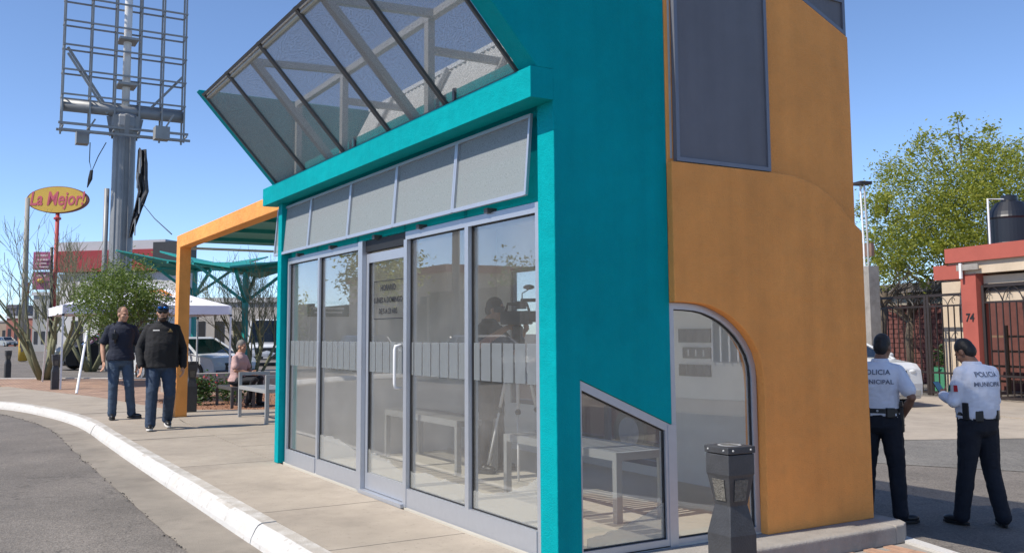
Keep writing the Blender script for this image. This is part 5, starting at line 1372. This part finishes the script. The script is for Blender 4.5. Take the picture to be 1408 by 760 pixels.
# ================================================================== right background: house row, gates, trees
hu = Vector((math.cos(R(-14)), math.sin(R(-14)), 0)); hr = -hu; hn = Vector((math.sin(R(14)), math.cos(R(14)), 0))     # image-right and street-facing directions
HP = at(1330, 548, z=-.40); HP.z = 0; GZ = -.39
def fp(px, py, back=0):
    q = ray(px, py); o_ = HP-hn*back; return CAM+q*((o_-CAM).dot(hn)/q.dot(hn))
def fs(px, back=0): return (fp(px, 455, back)-HP).dot(hr)
def fz(px, py, back=0): return fp(px, py, back).z
def hbox(s0, s1, z0, z1, d0, d1):
    """box on the facade: s along the street (image right), d towards the street"""
    q = [(s0,d0),(s1,d0),(s1,d1),(s0,d1)]; return MB().prism([(HP+hr*a+hn*b+UP*z0)[:] for a, b in q], (0,0,z1-z0))
cream = pmat('cream_house_paint', (.56,.45,.33), .85, .07, 2, .08, .5, .3, 60, dirt=((.40,.32,.24), 1.2, .55, .8, .4)); redp2 = pmat('brick_red_paint', (.36,.085,.06), .8, .08, 3, .08, .8); iron = pmat('dark_brown_iron', (.028,.020,.018), .5, .2, 20); dbrick = pmat('dark_brick', (.13,.045,.035), .85, .25, 5)
house = wthing('house', 'cream house with brick red parapet and pillar behind iron gates', 'house', (HP.x,HP.y,GZ))
sP0, sP1 = fs(1326), fs(1347); sR = fs(1500); sL = fs(1309); sL2 = fs(1290)
zt0, zt1 = fz(1320,341), fz(1320,361)
hbox(sL, sR, zt1, zt0, -6, .12).build('parapet', redp2, house)
hbox(sL2, fs(1331), fz(1310,384), fz(1310,364), -7, .06).build('parapet', redp2, house)
hbox(sL+.02, sR, fz(1330,377), zt1-.002, -7, .02).build('wall', cream, house)
hbox(fs(1298,.9), fs(1334,.9), GZ, fz(1310,384)-.002, -1.15, -.9).build('wall', cream, house)
hbox(sP0, sP1, GZ, fz(1330,377)-.002, -.35, .04).build('pillar', redp2, house)
c_ = HP+hr*((sP0+sP1)/2)+hn*.045+UP*fz(1336,437)
text_on('house_number', '74', .30, c_, hr, UP, M['black'], house, ext=.006, bold=.006, shear=.1)
hbox(fs(1335,3.5), fs(1560,3.5), GZ, fz(1370,377), -3.6, -3.5).build('wall', dbrick, house)
hbox(sP1+.01, sR, fz(1370,400)-.25, fz(1370,377), -3.5, -.2).build('porch_beam', cream, house)
for k in range(4): hbox(fs(1345,2.5), fs(1520,2.5), GZ+.3+k*.42, GZ+.36+k*.42, -2.6, -2.5).build('rack_shelf', pmat('shelf_wood', (.20,.13,.08), .8) if k == 0 else bpy.data.materials['shelf_wood'], house)
for k in range(3): hbox(fs(1352,2.5)+k*.85, fs(1352,2.5)+.07+k*.85, GZ, GZ+1.9, -2.499, -2.45).build('rack_post', bpy.data.materials['shelf_wood'], house)
hbox(fs(1376), sR, GZ, GZ+.62, -1.5, -1.35).build('low_wall', cream, house)
hbox(fs(1326), fs(1356), fz(1330,372), fz(1330,364), .121, .16).build('plaster_patch', M['plinth'], house)
rp = MB(); sx_ = sL
hbox(fs(1330), fs(1333), fz(1330,383), fz(1330,362), .121, .17).build('drain_pipe', M['white_metal'], house)
# dark brick wall set back behind the left gate: each brick its own piece
yard = wthing('yard_wall', 'dark brick wall behind the left iron gate', 'wall', tuple(HP+hr*fs(1250, 4)-hn*4+UP*GZ))
b0_, b1_ = fs(1204, 4), fs(1299, 4); zb0, zb1 = GZ, fz(1250, 419, 4)
hbox(b0_-3, b1_, zb0, zb1, -4.25, -4.03).build('backing', pmat('dark_mortar', (.06,.03,.025), .9), yard)
bw_, bh_ = .29, .165
bm_ = MB().box((-bw_/2+.012,-.03,-bh_/2+.010),(bw_/2-.012,.03,bh_/2-.010), .008).mesh('brick'); bm_.materials.append(dbrick)
ra = math.atan2(hr.y, hr.x); nr = int((zb1-zb0)/bh_); ncol = int((b1_-b0_)/bw_)
for r_ in range(nr):
    for c0 in range(ncol):
        if r_*ncol > 280: break
        o = link('brick', bm_, None, yard); p = HP+hr*(b0_+(c0+.5+.5*(r_ % 2))*bw_)-hn*4.02+UP*(zb1-(r_+.5)*bh_); o.location = p; o.rotation_euler = (0,0,ra)
# shed with flat tin roof behind
shed = wthing('shed', 'low shed with dark tin roof between the grey post and the cream house', 'shed', tuple(HP+hr*fs(1255, 6)-hn*6+UP*GZ))
s0_, s1_ = fs(1150, 5), fs(1309, 5)
hbox(s0_, s1_, GZ, fz(1260,403,5), -8, -5.0).build('wall', pmat('shed_wall', (.30,.26,.20), .85, .1), shed)
hbox(s0_-.1, s1_, fz(1260,402,5), fz(1260,389,5), -8.2, -4.7).build('roof', pmat('shed_tin', (.14,.12,.105), .6, .12, 2), shed)
# water tank on the roof
tk = wthing('water_tank', 'black plastic water tank on the cream house roof', 'water tank', (0,0,0))
tc_ = HP+hr*(fs(1398, 3))-hn*3; zb_ = zt0-.06; rt = .62; ht = fz(1395,268,3)-zb_
tkm = pmat('black_tank_plastic', (.010,.012,.018), .38, .1, 3)
MB().lathe([(rt*.98,0),(rt,.05),(rt,.32),(rt*1.03,.35),(rt,.38),(rt,ht*.60),(rt*1.03,ht*.63),(rt,ht*.66),(rt*.96,ht*.72),(rt*.62,ht*.88),(rt*.36,ht*.92),(rt*.36,ht)], (tc_.x,tc_.y,zb_), 40).build('body', tkm, tk, smooth=False)
pi_ = HP+hr*fs(1368, 2.2)-hn*2.2
MB().tube([(pi_.x,pi_.y,zt0-.02),(pi_.x,pi_.y,fz(1368,272,2.2)),(tc_.x,tc_.y,fz(1368,272,2.2)+.02)], .03, 8).build('pipe', M['white_metal'], tk, smooth=False)
# iron gates
def gate(name, label, sa, sb, ztop, zrail2, step, posts, scroll=True):
    t = wthing(name, label, 'gate', tuple(HP+hr*((sa+sb)/2)+UP*GZ)); d = -.12
    P_ = lambda s, z: HP+hr*s+hn*d+UP*z
    for z, hgt in ((ztop, .07), (zrail2, .05), (GZ+.62, .05), (GZ+.08, .06)):
        MB().bar(P_(sa, z), P_(sb, z), .04, hgt).build('rail', iron, t)
    bme_ = MB().box((-.013,-.013,0),(.013,.013,zrail2-GZ-.05)).mesh('bar'); bme_.materials.append(iron); n_ = max(2, int((sb-sa)/step))
    for k in range(1, n_):
        o = link('bar', bme_, None, t); o.location = P_(sa+(sb-sa)*k/n_, GZ+.05); o.rotation_euler = (0,0,ra)
    for s in posts: MB().bar(P_(s, GZ), P_(s, ztop+.02), .07).build('post', iron, t)
    if scroll:
        ns_ = max(2, int((sb-sa)/.62))
        for k in range(ns_):
            s = sa+(sb-sa)*(k+.5)/ns_; w_ = (sb-sa)/ns_*.5; zc = zrail2+.03; hh = ztop-zrail2-.06; pts = []
            for j in range(9):
                a = j/8; pts.append(P_(s-w_+2*w_*a, zc+hh*abs(math.sin(a*PI))**.7))
            MB().tube(pts, .012, 5).build('scroll', iron, t)
            MB().tube([P_(s-w_*.35+w_*.16*math.cos(q_*.8), zc+hh*.45+hh*.3*math.sin(q_*.8)) for q_ in range(7)], .010, 5).build('curl', iron, t)
gate('iron_gate', 'dark iron gate left of the red pillar', fs(1190), sP0-.02, fz(1300,405), fz(1300,420), .215, [fs(1192), fs(1269), fs(1273), sP0-.06])
gate('iron_gate', 'dark iron gate right of the red pillar', sP1+.03, sR, fz(1385,391), fz(1385,414), .215, [sP1+.06, fs(1440)])
MB_ = hbox(sP1+.02, sR, fz(1380,394)-.10, fz(1380,388), -.30, -.17); tag(MB_.build('gate_lintel', iron), 'dark steel lintel above the right iron gate', 'lintel')
# grey meter post with conduits
mp = wthing('meter_post', 'grey concrete electric post with conduits beside the orange wall', 'post', tuple(fp(1197,543,-.6)))
a0_, a1_ = fs(1188,-.6), fs(1206,-.6)
q = [(a0_,.6),(a1_,.6),(a1_,1.0),(a0_,1.0)]
hbox(a0_, a1_, GZ, fz(1197,366,-.6), .45, .8).build('pillar', M['plinth'], mp)
for k, px in enumerate((1193.5, 1199)):
    MB().tube([HP+hr*fs(px,-.6)+hn*.62+UP*(fz(1197,366,-.6)-.1), HP+hr*fs(px,-.6)+hn*.62+UP*fz(1197,330,-.6), HP+hr*fs(px-1.5,-.6)+hn*.62+UP*fz(1197,252,-.6)], .028, 8).build('conduit', M['white_metal'] if k == 0 else M['steel_grey'], mp)
hbox(fs(1187,-.6), fs(1200,-.6), fz(1195,252,-.6), fz(1195,248,-.6), .4, .8).build('bracket', iron, mp)
hbox(fs(1189,-.6), fs(1203,-.6), fz(1197,352,-.6), fz(1197,334,-.6), .50, .60).build('meter_box', pmat('meter_rust', (.20,.12,.09), .8, .3, 8), mp)
# green planter and pots behind the gate
pl_ = wthing('planter', 'green planter with foliage behind the left iron gate', 'planter', tuple(fp(1302,538,1.6)))
hbox(fs(1284,1.6), fs(1316,1.6), GZ, fz(1300,505,1.6), -2.0, -1.5).build('box', pmat('planter_green', (.05,.22,.12), .7), pl_)
lfm = MB(); pc_ = fp(1304,495,1.7); leaves(lfm, [pc_+Vector((rng.gauss(0,.25), rng.gauss(0,.2), rng.uniform(-.1,.25))) for _ in range(20)], 500, .25, .06, rng); lfm.build('foliage', lm_sh, pl_, fix=False)

# big leafy tree and thin tree behind the house
lm_r = leaf_mat('sunlit_tree_leaves', [(.16,.205,.026),(.27,.31,.042),(.37,.38,.055),(.21,.26,.036),(.42,.39,.06)], trans=.5)
def crown_tree(label, px, py, d, rxy, rz2, seed, nl, lsize, base_px, matl, lumps=90, fill=.25, sprouts=()):
    rng_ = random.Random(seed); c = at(px, py, d=d); bs = at(base_px, 455, d=d); bs.z = GZ
    t = wthing('leafy_tree', label, 'tree', tuple(bs)); br = MB(); tips = []
    MB().tube([bs, bs.lerp(c, .35)+Vector((.1,0,0)), bs.lerp(c, .62)], [.22,.17,.13], 10).build('trunk', bark_br, t, smooth=True)
    for k in range(9):
        a = 6.28*k/9; branch_tree(br, bs.lerp(c, .45+.02*k), Vector((math.cos(a), math.sin(a), .75)), .07, rxy*.50, 3, rng_, tips, .5, .15, 3, .008)
    br.build('branches', bark_br, t, fix=False)
    cs_ = []
    while len(cs_) < lumps:
        v = Vector((rng_.uniform(-1,1), rng_.uniform(-1,1), rng_.uniform(-1,1)))
        if v.length > 1 or v.length < fill: continue
        l_ = 1+.30*noise.noise(v*1.9+Vector((seed,2,5))); cs_.append(c+Vector((v.x*rxy*l_, v.y*rxy*l_, v.z*rz2*l_)))
    lf = MB(); leaves(lf, cs_, nl, rxy*.20, lsize, rng_, 0, .3)
    for (sx__, sy__) in sprouts:
        p = at(sx__, sy__, d=d+rng_.uniform(-.6,.6)); q = c+(p-c)*.6; br2 = MB()
        leaves(lf, [p+Vector((rng_.gauss(0,.10), rng_.gauss(0,.10), rng_.gauss(0,.06))) for _ in range(8)], 80, .24, lsize*1.3, rng_, 0, .6)
        br2.tube([q, (q+p)/2+Vector((0,0,-.08)), p], [.025,.018,.01], 5).build('twig', bark_br, t, fix=False)
    lf.build('crown', matl, t, fix=False); return t
crown_tree('large sunlit green tree behind the cream house', 1332, 288, 34, 3.45, 2.6, 3, 52000, .058, 1280, lm_r, 230, .2, [(1316,160),(1274,184),(1263,197),(1305,184),(1318,187),(1330,193),(1362,178),(1367,201),(1398,197),(1347,203),(1253,210),(1388,212),(1286,205)])
crown_tree('thin green tree beside the grey electric post', 1212, 325, 31, 1.15, 1.7, 9, 5200, .052, 1214, lm_r, 60, .2, [(1222,272),(1206,268)])
crown_tree('sparse dark-limbed tree low behind the shed roof', 1250, 355, 32.5, 1.5, .95, 14, 1800, .07, 1255, lm_r, 40, .1)

# ================================================================== cars
def car(label, loc, rz, paint, L_=4.5, W_=1.78, Hh=1.46, lower=None, suv=False, name='parked_car', cat='car', group=None):
    """car facing local +X, wheels on z = 0"""
    t = thing(name, label, cat, loc, rz, group)
    gc = .20; hood = .78 if not suv else 1.0; belt = .92 if not suv else 1.12; hl = L_/2
    prof = [(-hl,.45),(-hl+.02,.80),(-hl+.10,belt-.02),(-hl+.75,belt+.02),(.62*hl-.35,belt),(.62*hl-.02,belt-.04),(hl-.18,hood),(hl-.04,hood-.14),(hl,.55),(hl-.02,.30),(hl-.1,gc),(-hl+.12,gc+.03)]
    def sect(y, inset):
        k = inset; return [(x*(1-.015*k), y, z if z > .5 else z+.02*k) for x, z in prof]
    mb = MB(); n = len(prof); ys_ = [-W_/2+.02, -W_/2, -W_/2+.10, 0, W_/2-.10, W_/2, W_/2-.02]
    rows = []
    for y, tuck, ztop in ((-W_/2+.05,.6,0),(-W_/2,.2,.0),(-W_/2+.16,0,.03),(0,-.6,.045),(W_/2-.16,0,.03),(W_/2,.2,0),(W_/2-.05,.6,0)):
        rows.append([(x*(1-.02*tuck), y, z+(ztop if z > .7 else 0)) for x, z in prof])
    vs_ = [p for r_ in rows for p in r_]; m_ = len(rows)
    fs_ = [(i*n+j, i*n+(j+1) % n, (i+1)*n+(j+1) % n, (i+1)*n+j) for i in range(m_-1) for j in range(n)] + [tuple(range(n-1,-1,-1)), tuple(range((m_-1)*n, m_*n))]
    b_ = mb.add(vs_, fs_).build('body', paint, t); bevel(b_, .05, 3, 25)
    # greenhouse
    gx = [(-hl+.55,belt+.01),(-hl+1.05,Hh-.03),(-.05*hl,Hh),(.18*hl,Hh-.03),(.60*hl,belt-.02)]
    wb, wt = W_/2-.07, W_/2-.26
    gy = lambda z: wb+(wt-wb)*(z-belt)/(Hh-belt)
    r_ = MB().hexa([(gx[1][0],-wt,Hh-.05),(gx[3][0],-wt,Hh-.05),(gx[3][0],wt,Hh-.05),(gx[1][0],wt,Hh-.05)], [(gx[1][0]+.1,-wt+.08,Hh+.02),(gx[3][0]-.1,-wt+.08,Hh+.02),(gx[3][0]-.1,wt-.08,Hh+.02),(gx[1][0]+.1,wt-.08,Hh+.02)])
    bevel(r_.build('roof', paint, t), .03, 2)
    lo, hi = belt-.03, Hh-.051
    MB().add([(gx[4][0],-wb,lo),(gx[4][0],wb,lo),(gx[3][0],wt,hi),(gx[3][0],-wt,hi)], [(0,1,2,3)]).build('windscreen', M['glass_dark'], t)
    MB().add([(gx[0][0],-wb,lo),(gx[0][0],wb,lo),(gx[1][0],wt,hi),(gx[1][0],-wt,hi)], [(3,2,1,0)]).build('rear_window', M['glass_dark'], t)
    for s in (-1, 1):
        MB().add([(gx[0][0],s*wb,lo),(gx[4][0],s*wb,lo),(gx[3][0],s*wt,hi),(gx[1][0],s*wt,hi)], [(0,1,2,3)]).build('side_window', M['glass_dark'], t)
        for xa in (0, .5): 
            pil = MB(); xm = gx[0][0]+.95 if xa == 0 else .1*hl; pil.bar((xm,s*(wb+.004),lo),(xm,s*(wt+.004),hi), .07, .02).build('pillar', paint, t)
        MB().bar((gx[4][0],s*(wb+.002),lo),(gx[3][0],s*(wt+.002),hi), .06, .05).build('pillar', paint, t); MB().bar((gx[0][0],s*(wb+.002),lo),(gx[1][0],s*(wt+.002),hi), .08, .06).build('pillar', paint, t)
        MB().ell((.45*hl, s*(W_/2+.07), belt+.06), (.06,.11,.07), 10, 8).build('mirror', paint, t, smooth=True)
        MB().ell((hl-.16, s*(W_/2-.27), hood-.17), (.16,.19,.09), 12, 8).build('headlight', pmat('headlight_glass', (.7,.7,.68), .12, .1) if 'headlight_glass' not in bpy.data.materials else bpy.data.materials['headlight_glass'], t, smooth=True)
        MB().box((-hl-.01, s*(W_/2-.32)-.12, .70),(-hl+.12, s*(W_/2-.32)+.12, .86), .02).build('tail_light', redp, t)
        for wx in (-hl+.85, hl-.88):
            rw = .32 if not suv else .36; wl = MB(); 
            wl.tube([(wx, s*(W_/2-.20), rw), (wx, s*(W_/2+.012), rw)], rw, 24)
            wo = wl.build('wheel', M['black'], t); rm_ = MB(); 
            for sp in range(6):
                a = sp*PI/3; rm_.bar((wx, s*(W_/2+.016), rw), (wx+math.cos(a)*rw*.62, s*(W_/2+.016), rw+math.sin(a)*rw*.62), .05, .012, up=(0,1,0))
            rm_.tube([(wx, s*(W_/2+.006), rw), (wx, s*(W_/2+.0135), rw)], rw*.66, 20); rm_.build('rim', M['alu'], wo)
            MB().lathe([(rw*1.16,-.02),(rw*1.16,.02)], (0,0,0), 20)
    MB().box((hl-.06,-W_/2+.45,.42),(hl+.012,W_/2-.45,hood-.14), .02).build('grille', M['black'], t)
    MB().box((hl-.05,-W_/2+.10,.26),(hl+.035,W_/2-.10,.42), .03).build('bumper', lower or M['black'], t)
    MB().box((hl+.03,-.18,.30),(hl+.045,.18,.40)).build('plate', SOLEW, t)
    return t
wp_ = pmat('white_car_paint', (.62,.63,.64), .25, .03, 2, coat=.6); sp_ = pmat('silver_car_paint', (.38,.38,.37), .3, .03, 2, metal=.4, coat=.5); bp_ = pmat('dark_blue_car_paint', (.012,.02,.05), .25, .03, 2, coat=.7); rp_ = pmat('maroon_car_paint', (.14,.012,.016), .25, .03, 2, coat=.7)
cf = at(1266, 566, z=-.40)
car('white car with dark bumper parked behind the half hidden officer', (cf.x+hu.x*3.1, cf.y+hu.y*3.1, -.395), math.atan2(hr.y, hr.x), wp_, 4.4, 1.75, 1.55, suv=True, lower=sp_)
car('white patrol car behind the bare shrub and tent leg', (33.0,-7.15,-.15), R(205), wp_, 4.6, 1.8, 1.45, lower=bp_)
# pickup
pk0 = at(360, 500, z=-.15)
car('white pickup truck at the far street right of the seated man', (pk0.x+1.4, pk0.y-.6, -.15), R(165), wp_, 5.2, 2.0, 2.35, suv=True, cat='pickup', name='pickup_truck')
car('small far car on the street at the left edge', tuple(at(8, 476, z=-.15)), R(200), sp_, group='far cars')
car('dark far car behind the left bollard and utility pole', tuple(at(58, 478, z=-.15)), R(185), bp_, group='far cars')
car('dark vehicle parked before the shop behind the walking men', (47.5,-6.9,-.15), R(100), M['black'], 5.0, 1.9, 1.8, suv=True)
# car whose lights show through the knee-shaped window
car('maroon car parked on the side street seen through the kiosk glass', (12.2,-9.2,-.36), R(185), rp_, 4.3, 1.75, 1.45)

# ================================================================== across the front street (seen only as reflections in the glass)
tanw = pmat('tan_wall_paint', (.26,.21,.16), .9, .12, 1, .12, .3)
ow = wthing('boundary_wall', 'long tan wall across the front street', 'wall', (40,12,0))
for k in range(7):
    MB().box((14+k*8,12,-.15),(21.94+k*8,12.25,2.7+.25*(k % 3))).build('wall_panel', tanw, ow)
    MB().box((21.94+k*8,11.95,-.15),(22.0+k*8+.14,12.3,3.0)).build('pier', cream, ow)
oh = wthing('opposite_house', 'flat roofed house behind the wall across the street', 'house', (50,20,0))
MB().box((44,16,-.15),(58,24,4.6)).build('wall', cream, oh); MB().box((43.8,15.8,4.601),(58.2,24.2,5.0)).build('roof', redp2, oh)
for k in range(4): MB().box((45.5+k*3.2,15.95,1.6),(47.2+k*3.2,16.02,3.4)).build('window', M['dark_box'], oh)
def simple_tree(label, x, y, hgt, r, seed, n=3500):
    rng_ = random.Random(seed); t = wthing('street_tree', label, 'tree', (x,y,-.15), 'trees across the street'); c = Vector((x,y,hgt-r*.8))
    MB().tube([(x,y,-.15),(x+.1,y,hgt*.4),(x,y+.1,hgt-r)], [.16,.12,.08], 8).build('trunk', bark_br, t)
    cs_ = [c+Vector((rng_.gauss(0,r*.45), rng_.gauss(0,r*.45), rng_.gauss(0,r*.4))) for _ in range(50)]; lf = MB(); leaves(lf, cs_, n, r*.4, .11, rng_); lf.build('crown', lm_r if seed % 2 else lm_dark, t, fix=False)
simple_tree('tall tree across the street, nearest to the far pole', 40, 10.3, 6.0, 1.9, 1); simple_tree('tree behind the tan wall across the street', 33, 14.5, 4.6, 1.6, 2); simple_tree('round tree far along the tan wall', 56, 10.5, 4.6, 1.8, 3)
for i, xx in enumerate((30.0, 52.0)):
    u_ = wthing('utility_pole', ['concrete pole across the street near the tall tree', 'concrete pole across the street at the far end'][i], 'utility pole', (xx,9.2,-.15)); MB().tube([(xx,9.2,-.15),(xx,9.2,8.6)], [.17,.11], 10).build('shaft', M['plinth'], u_, smooth=True); MB().bar((xx,8.4,8.1),(xx,10.0,8.1), .1).build('crossarm', bark_br, u_)
for i, (yy, zz) in enumerate(((8.5,8.2),(9.9,8.2),(9.2,6.4),(9.2,6.0))):
    pts = [(x, yy, zz-.5*math.sin(PI*((x-8) % 22)/22)) for x in range(8, 75, 2)]
    tag(MB().tube(pts, .018, 4).build('overhead_wire', cb), ['nearer upper', 'farther upper', 'upper of the two low', 'lower of the two low'][i]+' overhead wire across the street', 'wire')
car('dark blue car parked across the front street', (37.5,8.6,-.15), R(0), bp_); car('silver car parked across the front street', (27.0,8.7,-.15), R(180), sp_)
# neighbouring house on the officers' street, seen as a reflection in the arched window
nh = wthing('neighbour_house', 'pale house farther along the side street', 'house', tuple(HP+hr*20+UP*GZ))
s0n = fs(1500)+1.5
hbox(s0n, s0n+26, GZ, 3.6, -7, -.5).build('wall', pmat('pale_house_paint', (.50,.48,.44), .85, .06, 1), nh); hbox(s0n-.2, s0n+26.2, 3.601, 4.0, -7.2, -.2).build('roof', M['plinth'], nh)
for k in range(6):
    w0 = s0n+2+k*4; wo_ = hbox(w0, w0+1.7, GZ+1.0, GZ+2.5, -.52, -.47).build('window', M['dark_box'], nh)
    for j in range(7): hbox(w0+.1+j*.25, w0+.14+j*.25, GZ+1.0, GZ+2.5, -.42, -.39).build('grille_bar', M['white_metal'], wo_)
tag(hbox(s0n-2, s0n+40, GZ-.02, GZ+.03, 0, 3.4).build('far_pavement', M['concrete']), 'pavement along the side street houses', kind='structure')
